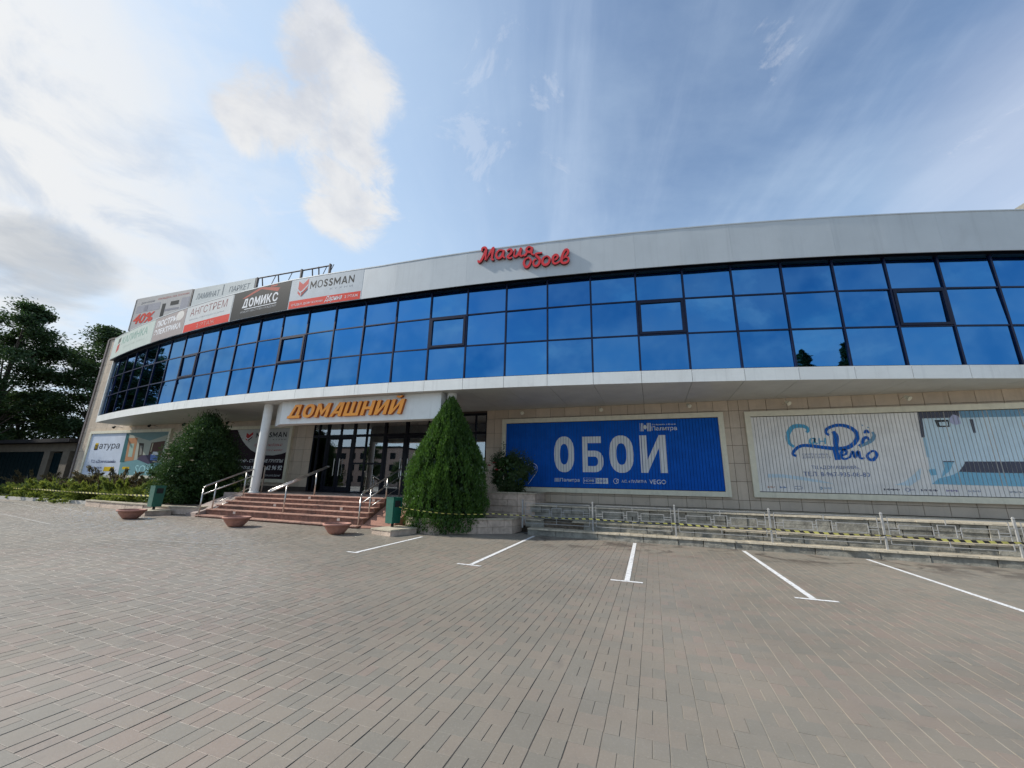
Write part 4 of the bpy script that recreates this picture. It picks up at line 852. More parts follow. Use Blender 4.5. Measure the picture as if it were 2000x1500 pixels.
# ------------------------------------------------------------------ entrance steps
def steps():
    o = empty('entrance_steps', (-12, 10, 0), 'wide pinkish tiled entrance steps with worn edges', 'staircase'); o.location = (0, 0, 0)
    n = 6; H = .94; yl, yr = 9.98, 10.52; tl, tr = 11.62, 11.78; xl, xr = -15.13, -8.68
    zl, zr = gz(xl), gz(xr)
    for i in range(n):
        f0 = i / (n - 1); y0, y1 = yl + (tl - yl) * f0, yr + (tr - yr) * f0
        # treads rise from a base that follows the paving
        t = (i + 1) / n; z0l, z0r = zl + (H - zl) * i / n, zr + (H - zr) * i / n; z1l, z1r = zl + (H - zl) * t, zr + (H - zr) * t
        if i == 0: z1l, z1r = zl + .075, zr + .075
        nf = (i + 1) / (n - 1); b0, b1 = (yl + (tl - yl) * nf, yr + (tr - yr) * nf) if i < n - 1 else (D, D)
        mb = MB(); e = .0
        mb.prism([(xl, y0 + .02), (xr, y1 + .02), (xr, b1), (xl, b0)], [z0l - .15, z0r - .15, z0r - .15, z0l - .15], [z1l - .03, z1r - .03, z1r - .03, z1l - .03])
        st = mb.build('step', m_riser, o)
        nt = 22
        for k in range(nt):       # tread tiles
            u0, u1 = k / nt, (k + 1) / nt; X0, X1 = xl + (xr - xl) * u0 + .003, xl + (xr - xl) * u1 - .003
            L = lambda a, b, u: a + (b - a) * u
            j = random.gauss(0, .004); ya0, ya1 = L(y0, y1, u0) - .025 + j, L(y0, y1, u1) - .025 + j; d = .36 if i < n - 1 else .32
            za0, za1 = L(z1l, z1r, u0), L(z1l, z1r, u1)
            b = MB(); b.prism([(X0, ya0), (X1, ya1), (X1, ya1 + d - .005), (X0, ya0 + d - .005)], [za0 - .028, za1 - .028, za1 - .028, za0 - .028], [za0, za1, za1, za0]); b.build('tile', m_red_tile, st)
    mb = MB(); mb.box(-16.4, -5.9, 12.08, D + .02, .5, .935); mb.box(-16.4, xl, 11.75, 12.08, .5, .935); mb.box(xr, -5.9, 11.9, 12.08, .5, .935); mb.build('landing', m_land, o)
    for i, (u, k) in enumerate(((.20, 1), (.36, 3), (.50, 5), (.86, 1), (.80, 3), (.93, 5))):   # white markers stuck to the risers
        f0 = k / (n - 1); y = (yl + (tl - yl) * f0) * (1 - u) + (yr + (tr - yr) * f0) * u; x = xl + (xr - xl) * u; z = (zl * (1 - u) + zr * u); z = z + (H - z) * (k + .15) / n
        mb = MB(); mb.box(x - .055, x + .055, y + .004, y + .018, z, z + .11); mb.build('riser_marker', mat('marker_white', (.62, .56, .48), .6), o)
    mb = MB(); mb.prism([(xl - 1.35, 10.35), (xl - .02, 10.0), (xl - .02, 12.0), (xl - 1.3, 12.0)], -.05, [.22, .28, .90, .86]); mb.build('side_slope', m_land, o)
    mb = MB(); mb.prism([(xr + .02, 10.62), (-7.75, 10.95), (-7.75, 12.3), (xr + .02, 12.1)], -.05, [.09, .10, .80, .82]); mb.build('ramp', mat('ramp_red', (.34, .17, .12), .8, vary=.15, bump=.4), o)
steps()

def rail(label, rails, posts, r=.024):
    o = empty('handrail', (0, 0, 0), label, 'handrail')
    for p in rails: mb = MB(); mb.tube(p[0], p[1], 10); mb.build('rail', m_steel, o, smooth=True)
    for p in posts: mb = MB(); mb.tube(p, r, 10); mb.build('post', m_steel, o, smooth=True)
def rails():
    x = -15.0
    rail('steel handrail at the dark bush side of the steps, ending at the column', [([(x, 10.0, 1.10), (x, 10.02, 1.165), (x, 10.08, 1.21), (x, 11.2, 1.66), (x, 12.16, 2.00), (x - .01, 12.24, 1.99), (x - .01, 12.26, 1.9), (x - .01, 12.26, .95)], .026), ([(x, 10.02, .92), (x, 11.2, 1.37), (x, 12.1, 1.72)], .019), ([(x, 10.45, .58), (x, 11.9, 1.22)], .012), ([(x, 10.45, .40), (x, 11.9, 1.04)], .012)],
         [[(x, 10.0, gz(x)), (x, 10.0, 1.10)], [(x, 10.42, .28), (x, 10.42, 1.32)], [(x, 11.5, .7), (x, 11.5, 1.76)]])
    x = -8.8
    rail('steel handrail beside the red ramp on the thuja side', [([(x, 10.72, 1.0), (x, 10.74, 1.07), (x, 10.80, 1.115), (x, 11.7, 1.52), (x, 12.75, 1.97)], .026), ([(x, 10.85, .84), (x, 12.75, 1.70)], .019), ([(x, 11.3, .72), (x, 12.75, 1.30)], .011)],
         [[(x, 10.72, gz(x)), (x, 10.72, 1.0)], [(x, 11.18, .28), (x, 11.18, 1.27)], [(x, 12.0, .9), (x, 12.0, 1.64)], [(x, 12.75, .93), (x, 12.75, 2.3)]])
    x = -12.0
    rail('double steel handrail up the middle of the steps', [([(x - .05, 10.1, 1.10), (x - .05, 12.5, 2.02)], .025), ([(x + .07, 10.1, 1.09), (x + .07, 12.5, 2.01)], .025), ([(x - .05, 10.1, 1.10), (x + .07, 10.1, 1.09)], .03), ([(x - .05, 12.5, 2.02), (x + .07, 12.5, 2.01)], .03)],
         [[(x, 10.75, .35), (x, 10.75, 1.33)], [(x, 12.0, .9), (x, 12.0, 1.80)]])
rails()

# ------------------------------------------------------------------ retaining terrace, fence, tape
def terrace():
    o = empty('retaining_wall', (0, 0, 0), 'stepped grey stone retaining wall under the two slatted billboards', 'wall')
    XE = 14.0
    fY = lambda x: 12.34 - (x + 3.9) * .029
    tiers = [(-3.75, 0, .0, .20, 0.0, .55), (-3.95, 1, .20, .43, .42, .40), (-3.95, 2, .43, .86, .70, .9)]
    for x0, k, z0, z1, dy, depth in tiers:
        mb = MB(); mb.prism([(x0, fY(x0) + dy + .06), (XE, fY(XE) + dy + .06), (XE, D), (x0, D)], z0 - .05, z1 - .045); core = mb.build('core', m_soil, o)
        x = x0; i = 0
        while x < XE:
            w = random.choice((.62, .74, .9, 1.1, 1.25)) if k != 2 else random.choice((.8, 1.0, 1.2))
            x1 = min(x + w, XE); hh = [(z0, z1 - .04)] if k != 2 else ([(z0, z1 - .05)] if random.random() < .35 else [(z0, z0 + .2), (z0 + .205, z1 - .05)])
            for (a, b) in hh:
                xx = x
                subs = [(x, x1)] if random.random() < .6 or k == 0 else [(x, (x + x1) / 2 + random.uniform(-.1, .1)), None]
                if subs[-1] is None: subs = [(x, subs[0][1]), (subs[0][1], x1)]
                for (p, q) in subs:
                    j = random.gauss(0, .012)
                    if k == 1 and -3.5 < p < -2.6 and random.random() < .6: j = .07
                    mb = MB(); Y0, Y1 = fY(p) + dy + j, fY(q) + dy + j + random.gauss(0, .004); e = .012
                    mb.hexa([(p + .006, Y0, a), (q - .006, Y1, a), (q - .006, Y1 + .14, a), (p + .006, Y0 + .14, a), (p + .006 + random.uniform(0, e), Y0 + random.uniform(0, .012), b), (q - .006 - random.uniform(0, e), Y1 + random.uniform(0, .012), b - random.uniform(0, .006)), (q - .006, Y1 + .14, b), (p + .006, Y0 + .14, b)])
                    mb.build('stone', m_stone, core)
            # cap slabs
            x = x1; i += 1
        x = x0
        while x < XE:
            w = {0: .33, 1: .5, 2: .9}[k] * random.uniform(.85, 1.2); x1 = min(x + w, XE); j = random.gauss(0, .008)
            if k == 0 and 4.0 < x < 4.3: j = -.05
            if k == 1 and -3.6 < x < -2.7: x = x1; continue
            mb = MB(); dd = {0: .46, 1: .32, 2: 2.2}[k]; dd = min(dd, D - .01 - (fY(x) + dy))
            mb.hexa([(x + .004, fY(x) + dy - .03 + j, z1 - .04), (x1 - .004, fY(x1) + dy - .03 + j, z1 - .04), (x1 - .004, fY(x) + dy + dd, z1 - .04), (x + .004, fY(x) + dy + dd, z1 - .04), (x + .004, fY(x) + dy - .022 + j, z1 + random.gauss(0, .003)), (x1 - .004, fY(x1) + dy - .022 + j, z1 + random.gauss(0, .003)), (x1 - .004, fY(x) + dy + dd, z1), (x + .004, fY(x) + dy + dd, z1)])
            mb.build('cap_slab', m_cap, core); x = x1
    # fence on the first tier
    f = empty('metal_fence', (0, 0, 0), 'low galvanised fence with rectangular ornament panels on the stone ledge', 'fence')
    px = [-3.98, -1.76, .52, 2.8, 5.12, 7.42, 9.75, 12.05]
    fy = lambda x: fY(x) + .2
    b = .0075
    for x in px:
        mb = MB(); y = fy(x); mb.box(x - .02, x + .02, y - .02, y + .02, .18, 1.0); mb.hexa([(x - .026, y - .026, 1.0), (x + .026, y - .026, 1.0), (x + .026, y + .026, 1.0), (x - .026, y + .026, 1.0), (x - .01, y - .01, 1.04), (x + .01, y - .01, 1.04), (x + .01, y + .01, 1.04), (x - .01, y + .01, 1.04)]); mb.build('post', m_fence, f)
    for a, c in zip(px, px[1:]):
        mb = MB(); A, C = a + .10, c - .10; zt, zb = .93, .33
        def bar(xa, za, xb, zb_):
            ya, yb = fy(xa), fy(xb)
            if abs(xa - xb) < 1e-6: mb.box(xa - b, xa + b, ya - b, ya + b, min(za, zb_), max(za, zb_))
            else: mb.hexa([(xa, ya - b, za - b), (xb, yb - b, zb_ - b), (xb, yb + b, zb_ - b), (xa, ya + b, za - b), (xa, ya - b, za + b), (xb, yb - b, zb_ + b), (xb, yb + b, zb_ + b), (xa, ya + b, za + b)])
        L = C - A; M = (A + C) / 2
        bar(A, zt, C, zt); bar(A, zb, C, zb); bar(A, zb, A, zt); bar(C, zb, C, zt)
        zm = .66; u0, u1 = A + .09 * L, A + .385 * L; w0, w1 = M - .075 * L, M + .075 * L; r0, r1 = C - .385 * L, C - .09 * L
        for p, q, h1, h0 in ((u0, u1, zm + .10, zm - .10), (w0, w1, zm + .14, zm - .12), (r0, r1, zm + .10, zm - .10)):
            bar(p, h1, q, h1); bar(p, h0, q, h0); bar(p, h0, p, h1); bar(q, h0, q, h1)
        for p, q in ((A, u0), (u1, w0), (w1, r0), (r1, C)): bar(p, zm - .03, q, zm - .03); bar(p, zm + .03, q, zm + .03)
        bar(M, zm + .14, M, zt); bar(M, zb, M, zm - .12); bar(a, .80, A, .80); bar(a, .45, A, .45); bar(C, .80, c, .80); bar(C, .45, c, .45)
        mb.build('panel', m_fence, f)
    # barrier tape
    yel, blk = mat('tape_yellow', (.66, .62, .16), .45, vary=.08), mat('tape_black', (.02, .02, .02), .45)
    def tape(label, pts, w, pitch):
        P = [Vector(p) for p in pts]; fine = []
        for p, q in zip(P, P[1:]):
            n = max(int((q - p).length / pitch), 1)
            for i in range(n): t = i / n; v = p.lerp(q, t); sag = .03 * min((q - p).length / 2.3, 1) * 4 * t * (1 - t); fine.append((v + Vector((0, 0, -sag)), (q - p).normalized()))
        fine.append((P[-1], (P[-1] - P[-2]).normalized()))
        mb = MB(); L = len(fine); tot = 0
        for i in range(L - 1):
            (a, d), (c, _) = fine[i], fine[i + 1]; mb.k = i % 2
            def cr(v, i_): 
                tw = .9 + .35 * math.sin(i_ * .23); return Vector((0, -math.cos(tw) * .5, math.sin(tw))) * (w[0] + (w[1] - w[0]) * i_ / L) / 2
            sh = d * .045 * (w[0] + (w[1] - w[0]) * i / L) / .06
            mb.quad(a - cr(a, i) - sh * -.5, c - cr(c, i + 1) - sh * -.5, c + cr(c, i + 1) - sh * .5, a + cr(a, i) - sh * .5)
        return tag(mb.build('barrier_tape', [yel, blk]), label, 'tape')
    tape('yellow and black striped tape strung along the metal fence', [(-7.32, 10.38, .80), (-5.6, 10.35, .66), (-4.6, 11.7, .62), (-3.95, 12.38, .56)] + [(x, fy(x) - .04, .55 - .010 * i) for i, x in enumerate(px[1:])], (.018, .075), .10)
    tape('thin striped tape stretched in front of the junipers to the green bin', [(-50, 12.9, .76), (-40, 12.3, .76), (-28, 11.1, .76), (-17.1, 9.85, .80)], (.06, .06), .16)
terrace()

# ------------------------------------------------------------------ planters, bins, bowls, lamps
def block_ring(o, P, z0s, z1, m, mc, h=.24, cap=True, closed=False):
    n = len(P)
    for i in range(n - (0 if closed else 1)):
        a, b = Vector(P[i]), Vector(P[(i + 1) % n]); L = (b - a).length; d = (b - a) / L; nn = Vector((d.y, -d.x)); k = max(1, round(L / .62))
        z = min(z0s[i], z0s[(i + 1) % n]); rows = max(1, round((z1 - z) / h)); hh = (z1 - (.045 if cap else 0) - z) / rows
        for r in range(rows):
            cuts = [0] + [(j + (.5 if r % 2 else 0) + random.uniform(-.12, .12)) / k for j in range(1, k)] + [1]
            for u, v in zip(cuts, cuts[1:]):
                if v - u < .02: continue
                p, q = a + d * (u * L + .005), a + d * (v * L - .005); j = random.gauss(0, .008); p2, q2 = p - nn * .16, q - nn * .16; p, q = p + nn * j, q + nn * j
                mb = MB(); za, zb = z + r * hh + .003, z + (r + 1) * hh - .003
                mb.hexa([(p.x, p.y, za), (q.x, q.y, za), (q2.x, q2.y, za), (p2.x, p2.y, za), (p.x - nn.x * .008, p.y - nn.y * .008, zb), (q.x - nn.x * .01, q.y - nn.y * .01, zb), (q2.x, q2.y, zb), (p2.x, p2.y, zb)]); mb.build('stone', m, o)
        if cap:
            k2 = max(1, round(L / .7))
            for j in range(k2):
                p, q = a + d * (L * j / k2 + .003), a + d * (L * (j + 1) / k2 - .003); p2, q2 = p - nn * .2, q - nn * .2; p, q = p + nn * .025, q + nn * .025
                mb = MB(); mb.hexa([(p.x, p.y, z1 - .042), (q.x, q.y, z1 - .042), (q2.x, q2.y, z1 - .042), (p2.x, p2.y, z1 - .042), (p.x, p.y, z1), (q.x, q.y, z1), (q2.x, q2.y, z1), (p2.x, p2.y, z1)]); mb.build('cap_slab', mc, o)
def inner(o, P, z, name='soil'): mb = MB(); mb.prism(P, -.05, z); mb.build(name, m_soil, o)
def planters():
    o = empty('thuja_planter', (0, 0, 0), 'low angular stone planter holding the thuja beside the ramp', 'planter')
    P = [(-7.45, 11.6), (-7.15, 10.85), (-6.2, 10.6), (-5.55, 11.2), (-4.22, 12.2), (-4.15, 13.0)]
    block_ring(o, P, [gz(p[0]) for p in P], .47, m_pstone, m_cap); inner(o, [(-7.3, 11.62), (-7.0, 10.97), (-6.24, 10.78), (-5.62, 11.36), (-4.35, 12.3), (-4.3, 13.2), (-7.3, 13.2)], .40)
    o = empty('rose_planter', (0, 0, 0), 'tall stone planter with the rose bush against the wall', 'planter')
    P = [(-7.2, 13.0), (-4.3, 12.95), (-3.72, 13.05), (-3.92, D - .02)]
    block_ring(o, P, [.2] * 4, 1.24, m_pstone, m_cap, h=.2); inner(o, [(-7.1, 13.15), (-4.3, 13.1), (-3.9, 13.2), (-4.1, D - .03), (-7.1, D - .03)], 1.17)
    o = empty('bush_planter', (0, 0, 0), 'low stone planter under the dark round bush', 'planter')
    P = [(-23, 10.6), (-16.6, 10.05), (-15.5, 10.35), (-16.6, 12.0)]
    block_ring(o, P, [.18] * 4, .46, m_pstone, m_cap); inner(o, [(-23, 10.75), (-16.6, 10.2), (-15.8, 10.45), (-16.7, 12.0), (-23, 14)], .41)
    for i, (lab, x, y, w, d, rz) in enumerate((('flat stone plinth under the green bin near the dark bush', -17.1, 9.68, 1.35, .75, -.12), ('flat stone plinth under the green bin beside the thuja', -7.1, 10.22, .80, .95, -.25))):
        q = empty('bin_plinth', (x, y, gz(x)), lab, 'plinth'); q.rotation_euler = (0, 0, rz)
        n = 2 if w < 1 else 3
        for k in range(n): mb = MB(); a, b = -w / 2 + w * k / n + .003, -w / 2 + w * (k + 1) / n - .003; mb.box(a, b, -d / 2, d / 2, -.03, .125); mb.build('stone', m_pstone, q)
        mb = MB(); mb.box(-w / 2 - .02, w / 2 + .02, -d / 2 - .02, d / 2 + .02, .127, .165); mb.build('cap_slab', m_cap, q)
    # litter bins
    def bin_(lab, x, y, rz):
        b = empty('litter_bin', (x, y, gz(x) + .165), lab, 'litter bin', 'green litter bins'); b.rotation_euler = (0, 0, rz)
        w = .15; z0, z1 = .10, .80; mb = MB(); t = .012
        mb.hexa([(-w, -w, z0), (w, -w, z0), (w, w, z0), (-w, w, z0), (-w - .015, -w - .015, z1), (w + .015, -w - .015, z1), (w + .015, w + .015, z1), (-w - .015, w + .015, z1)])
        mb.build('body', m_green, b); mb = MB(); mb.box(-.03, .03, -.03, .03, 0, .1); mb.build('foot', m_dark, b)
        mb = MB(); W2 = w + .02; mb.box(-W2, W2, -W2, -W2 + .02, z1, z1 + .03); mb.box(-W2, W2, W2 - .02, W2, z1, z1 + .03); mb.box(-W2, -W2 + .02, -W2 + .02, W2 - .02, z1, z1 + .03); mb.box(W2 - .02, W2, -W2 + .02, W2 - .02, z1, z1 + .03); mb.build('rim', m_green, b)
        mb = MB(); mb.box(w + .013, w + .02, -.1, .1, .56, .74); mb.build('opening', m_dark, b)
        return b
    bin_('green square litter bin near the dark bush, tape tied to it', -17.0, 9.75, -.12); bin_('green square litter bin beside the thuja', -7.3, 10.38, -.28)
    # clay bowls
    pr = [(.0, .0), (.19, .0), (.24, .05), (.33, .17), (.36, .24), (.40, .25), (.405, .30), (.36, .305), (.34, .24), (.30, .19), (.0, .19)]
    mb = MB(); mb.lathe(pr[:-2], (0, 0, 0), 32); me = mb.mesh('bowl', m_clay, True); mb = MB(); mb.lathe([(.345, .245), (0, .26)], (0, 0, 0), 24); ms = mb.mesh('soil', m_soil)
    for i, (x, y, lab) in enumerate(((-15.95, 8.55, 'terracotta flower bowl in front of the bin near the dark bush'), (-11.75, 8.95, 'terracotta flower bowl before the middle of the steps'), (-8.33, 9.30, 'terracotta flower bowl nearest the green bin by the thuja'))):
        b = empty('flower_bowl', (x, y, gz(x)), lab, 'flower bowl', 'terracotta bowls before the steps'); b.scale = (.93, .93, .93); link('bowl', me, b); link('soil', ms, b); b.rotation_euler = (0, random.gauss(0, .02), i)
    # wall lamps
    L = [(-31.46, 4.42, 0), (-28.07, 4.42, 0), (-25.03, 4.42, 0), (-21.54, 4.42, 0), (-4.82, 4.33, 1), (-1.7, 4.33, 1), (1.34, 4.34, 1), (4.32, 4.30, 1), (7.41, 4.31, 1), (10.5, 4.31, 1)]
    names = ['black wall lamp nearest the corner pylon', 'black wall lamp over the middle of the furniture billboard', 'black wall lamp just before the dark bush', 'black wall lamp over the dark kitchen billboard', 'small pale lamp arm over the roller end of the blue billboard', 'small pale lamp arm over the middle of the blue billboard', 'small pale lamp arm over the far end of the blue billboard', 'small pale lamp arm over the start of the white billboard', 'small pale lamp arm over the white billboard middle', 'small pale lamp arm over the bathroom picture end']
    for (x, z, k), lab in zip(L, names):
        w = empty('wall_lamp', (x, D, z), lab, 'wall lamp', 'lamps above the billboards')
        mb = MB(); mb.tube([(0, 0, 0), (0, -.22, .03), (0, -.4, .0)], .012, 6); mb.build('arm', m_cream if k else m_dark, w)
        mb = MB(); mb.tube([(-.02, -.36, .03), (.04, -.46, -.06)], .05, 10, r1=.075); mb.build('head', m_cream if k else m_dark, w)
planters()

# ------------------------------------------------------------------ planting
def leaf_quads(C, Dn, ln, wd, roll=None):
    n = len(C); Dn = Dn / np.linalg.norm(Dn, axis=1, keepdims=True); r = rng.normal(size=(n, 3)); S = np.cross(Dn, r); S /= np.maximum(np.linalg.norm(S, axis=1, keepdims=True), 1e-6)
    ln = np.broadcast_to(ln, n)[:, None]; wd = np.broadcast_to(wd, n)[:, None]
    a = C - Dn * ln / 2; b = C + Dn * ln / 2
    return np.stack([a, C + S * wd / 2 + Dn * ln * .05, b, C - S * wd / 2 + Dn * ln * .05], 1)
def thuja():
    o = empty('thuja_tree', (-6.3, 11.65, .16), 'tall cone-shaped bright green thuja beside the entrance', 'tree')
    H = 4.12; n = 74000
    # vertical fan sprays grouped into upright plumes
    m = 1250; pz = rng.beta(1.15, 1.35, m) * .97; pa = rng.uniform(0, 2 * PI, m)
    prof = lambda t: 1.36 * np.interp(t, [0, .08, .17, .36, .55, .74, .86, 1.0], [.66, .88, 1.0, 1.0, .80, .50, .29, .04])
    rad = prof(pz) * rng.uniform(.86, 1.02, m) * (1 + .05 * np.sin(pa * 3 + 1) + .03 * np.sin(pz * 17)); k = rng.integers(0, m, n)
    t = rng.random(n); Lp = .50 * (1.15 - pz[k] * .5)
    base = np.stack([np.cos(pa[k]) * rad[k], np.sin(pa[k]) * rad[k], pz[k] * H], 1)
    out = np.stack([np.cos(pa[k]), np.sin(pa[k]), np.zeros(n)], 1)
    th = (1 - t) * .5 + .12
    C = base + np.array([0, 0, 1]) * (t[:, None] - .35) * Lp[:, None] - out * (t[:, None] ** 1.5) * .22 * rad[k][:, None] + rng.normal(0, .06, (n, 3)) * th[:, None] * 1.3
    C[:, 2] = np.clip(C[:, 2], -.12, H + .1)
    Dn = out * .35 + np.array([0, 0, 1.]) + rng.normal(0, .38, (n, 3))
    V = leaf_quads(C, Dn, rng.uniform(.05, .11, n), rng.uniform(.014, .03, n)); q = np_quads('crown', V, m_thuja, o)
    # inner dark mass
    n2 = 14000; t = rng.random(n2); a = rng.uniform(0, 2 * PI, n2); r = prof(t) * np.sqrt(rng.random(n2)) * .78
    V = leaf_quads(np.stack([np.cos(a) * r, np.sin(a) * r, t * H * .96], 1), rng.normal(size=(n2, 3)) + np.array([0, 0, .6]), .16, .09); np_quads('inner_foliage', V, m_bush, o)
    # overhanging skirt towards the paving
    n3 = 1800; a = rng.uniform(-PI, 0, n3); r = rng.uniform(.9, 1.3, n3); V = leaf_quads(np.stack([np.cos(a) * r * .9, np.sin(a) * r * .85, rng.uniform(-.08, .40, n3)], 1), rng.normal(0, .4, (n3, 3)) + np.array([0, -.3, -.8]), .12, .035); np_quads('skirt', V, m_thuja, o)
    mb = MB(); mb.tube([(0, 0, -.05), (.03, .0, 1.2), (0, 0, 2.8)], .09, 8, r1=.03); mb.build('trunk', m_bark, o)
thuja()
def blob_bush(name, label, loc, R, H, m, nclump, n, ls, cat='shrub', stems=True, flowers=0, fl_m=None, shape=None, core=True, seed=0):
    o = empty(name, loc, label, cat)
    a = rng.uniform(0, 2 * PI, nclump); t = np.power(rng.random(nclump), .9); rr = (shape(t) if shape else np.sqrt(np.clip(1 - (2 * t - 1) ** 2 * .9, 0, 1))) * R * np.power(rng.uniform(.3, 1, nclump), .4)
    cc = np.stack([np.cos(a) * rr, np.sin(a) * rr, t * H], 1); k = rng.integers(0, nclump, n); sg = R * .10 * rng.uniform(.6, 1.3, nclump)
    C = cc[k] + rng.normal(size=(n, 3)) * sg[k][:, None]; C[:, 2] = np.maximum(C[:, 2], .03)
    Dn = (C - np.array([0, 0, H * .3])) * .6 / R + rng.normal(0, .8, (n, 3)) + np.array([0, 0, .25])
    V = leaf_quads(C, Dn, rng.uniform(.7, 1.3, n) * ls, rng.uniform(.45, .8, n) * ls * .55); np_quads('foliage', V, m, o)
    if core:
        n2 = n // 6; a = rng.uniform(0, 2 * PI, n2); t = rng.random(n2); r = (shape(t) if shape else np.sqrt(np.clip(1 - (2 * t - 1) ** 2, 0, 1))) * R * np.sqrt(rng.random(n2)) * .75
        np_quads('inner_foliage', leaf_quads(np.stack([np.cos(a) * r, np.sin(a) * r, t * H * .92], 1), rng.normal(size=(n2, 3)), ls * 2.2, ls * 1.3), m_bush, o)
    if stems:
        mb = MB()
        for i in range(9):
            an = rng.uniform(0, 2 * PI); r = R * rng.uniform(.3, .7); h = H * rng.uniform(.5, .85); mb.tube([(0.03 * i, 0, 0), (math.cos(an) * r * .4, math.sin(an) * r * .4, h * .5), (math.cos(an) * r, math.sin(an) * r, h)], .022, 5, r1=.006)
        mb.build('stem', m_bark, o)
    for i in range(flowers):
        an = rng.uniform(-2.6, -.4) if flowers > 3 else (-2.3, -1.9, -2.5)[i]; h = H * (rng.uniform(.3, .85) if flowers > 3 else (.62, .66, .45)[i]); p = Vector((math.cos(an) * R * .98, math.sin(an) * R * .98, h)) if flowers > 3 else Vector(((-.42, -.55, 1.02), (-.62, -.50, .93), (-.30, -.6, .78))[i]); mb = MB()
        for ring, (rd, tl, nn) in enumerate(((.085, .9, 6), (.06, .5, 5), (.03, .2, 4))):
            for j in range(nn):
                b = 2 * PI * j / nn + ring * .5; u = Vector((math.cos(b), math.sin(b), 0)); w = Vector((-u.y, u.x, 0)) * rd * .62; q = p + u * rd * tl; mb.quad(p - w * .3 + Vector((0, 0, -.02)), p + w * .3 + Vector((0, 0, -.02)), q + w + Vector((0, 0, .03 - tl * .02)), q - w + Vector((0, 0, .03 - tl * .02)))
        mb.build('flower', fl_m, o)
    return o
def planting():
    egg = lambda t: np.power(np.sin(np.clip(t, 0, 1) ** .62 * PI * .94 + .16), .8).clip(.05)
    o = blob_bush('dark_bush', 'large round dark green bush left of the steps', (-18.75, 12.2, .35), 1.62, 3.65, m_bush, 210, 56000, .10, shape=egg, flowers=7, fl_m=petal2())
    blob_bush('rose_bush', 'rose bush with red blooms in the tall stone planter', (-4.80, 13.6, 1.2), .86, 1.4, m_rose, 44, 6500, .07, flowers=3, fl_m=m_petal)
    mb = MB(); root = [c for c in bpy.data.objects if c.name == 'rose_bush'][0]
    for (dx, h) in ((-.25, 1.75), (-.45, 1.35), (-.6, 1.3), (.2, 1.3), (-.1, 1.5)):
        mb.tube([(dx * .3, 0, 0), (dx * .8, -.05, h * .6), (dx, -.1, h)], .008, 5, r1=.004)
    mb.build('stem', m_bark, root)
    n = 500; cs = []
    for (dx, h) in ((-.25, 1.75), (-.45, 1.35), (-.6, 1.3), (.2, 1.3), (-.1, 1.5)):
        t = rng.uniform(.45, 1, n // 5); cs.append(np.stack([dx * (.5 + .5 * t), -.1 * t, h * t], 1) + rng.normal(0, .045, (n // 5, 3)))
    C = np.concatenate(cs); np_quads('shoot_leaves', leaf_quads(C, rng.normal(size=(len(C), 3)), .06, .035), m_rose, root)
    blob_bush('euonymus_shrub', 'small light green shrub between dark bush and column', (-16.35, 12.6, .5), .55, 1.0, m_jun, 30, 4000, .05, core=False)
    # creeping junipers
    def juniper(name, m, n, R, H):
        o = empty(name, (0, 0, 0)); nb = 46; an = rng.uniform(0, 2 * PI, nb); el = rng.uniform(.12, .75, nb); L = R * rng.uniform(.7, 1.12, nb); k = rng.integers(0, nb, n); t = np.power(rng.random(n), .7)
        d = np.stack([np.cos(an) * np.cos(el), np.sin(an) * np.cos(el), np.sin(el) * H / R * 1.25], 1)
        C = d[k] * (L[k] * t)[:, None]; C[:, 2] -= .22 * H * t ** 2 * (L[k] / R); C += rng.normal(0, .05, (n, 3)) * (1.3 - t)[:, None] * R; C[:, 2] = np.maximum(C[:, 2], .02)
        np_quads('foliage', leaf_quads(C, d[k] + rng.normal(0, .45, (n, 3)), rng.uniform(.08, .17, n), rng.uniform(.02, .045, n)), m, o)
        mb = MB()
        for i in range(0, nb, 4): e = d[i] * L[i] * .8; mb.tube([(0, 0, 0), tuple(e * .5), tuple(e)], .02, 5, r1=.005)
        mb.build('stem', m_bark, o); return o
    pr = [juniper('juniper_shrub', m_jun, 6500, 1.15, .75), juniper('juniper_shrub', m_jun, 6500, 1.0, .85), juniper('juniper_shrub', m_jun2, 6500, 1.25, 1.2)]
    used = [0, 0, 0]; fr = [-33.4, -31.6, -29.4, -27.5, -25.6, -23.8, -21.9, -20.3]
    L = ['front-row creeping juniper at the gate end', 'creeping juniper second from the gate, over the kerb', 'creeping juniper before the beige gate pillar', 'creeping juniper drooping over the kerb below the pylon', 'bright creeping juniper before the pale half of the furniture billboard', 'bright creeping juniper before the bedroom picture', 'creeping juniper third before the green bin', 'creeping juniper right behind the green bin and tape']
    for i, x in enumerate(fr):
        k = i % 2; a = pr[k] if not used[k] else copy_tree(pr[k]); used[k] = 1
        a.location = (x, 11.95 + .25 * (i % 3) - .3 * (x > -22), .24); a.rotation_euler = (0, 0, i * 1.1); s = 1.15 + .2 * ((i * 7) % 3); a.scale = (s, s * .85, s * 1.5); tag(a, L[i], 'shrub', 'creeping junipers along the kerb')
    for i, (x, y, s, lab) in enumerate(((-35.2, 13.6, 1.15, 'brownish juniper by the gate doors'), (-31.2, 13.5, 1.1, 'brownish juniper under the pylon corner'), (-27.0, 13.6, 1.35, 'tall brownish juniper under the bedroom picture'), (-24.0, 13.6, 1.05, 'brownish juniper between billboard and dark bush'))):
        a = pr[2] if i == 0 else copy_tree(pr[2]); a.location = (x, y, .28); a.rotation_euler = (0, 0, i * 2.1); a.scale = (s * 1.3, s, s * 1.5); tag(a, lab, 'shrub', 'brownish junipers by the wall')
planting()

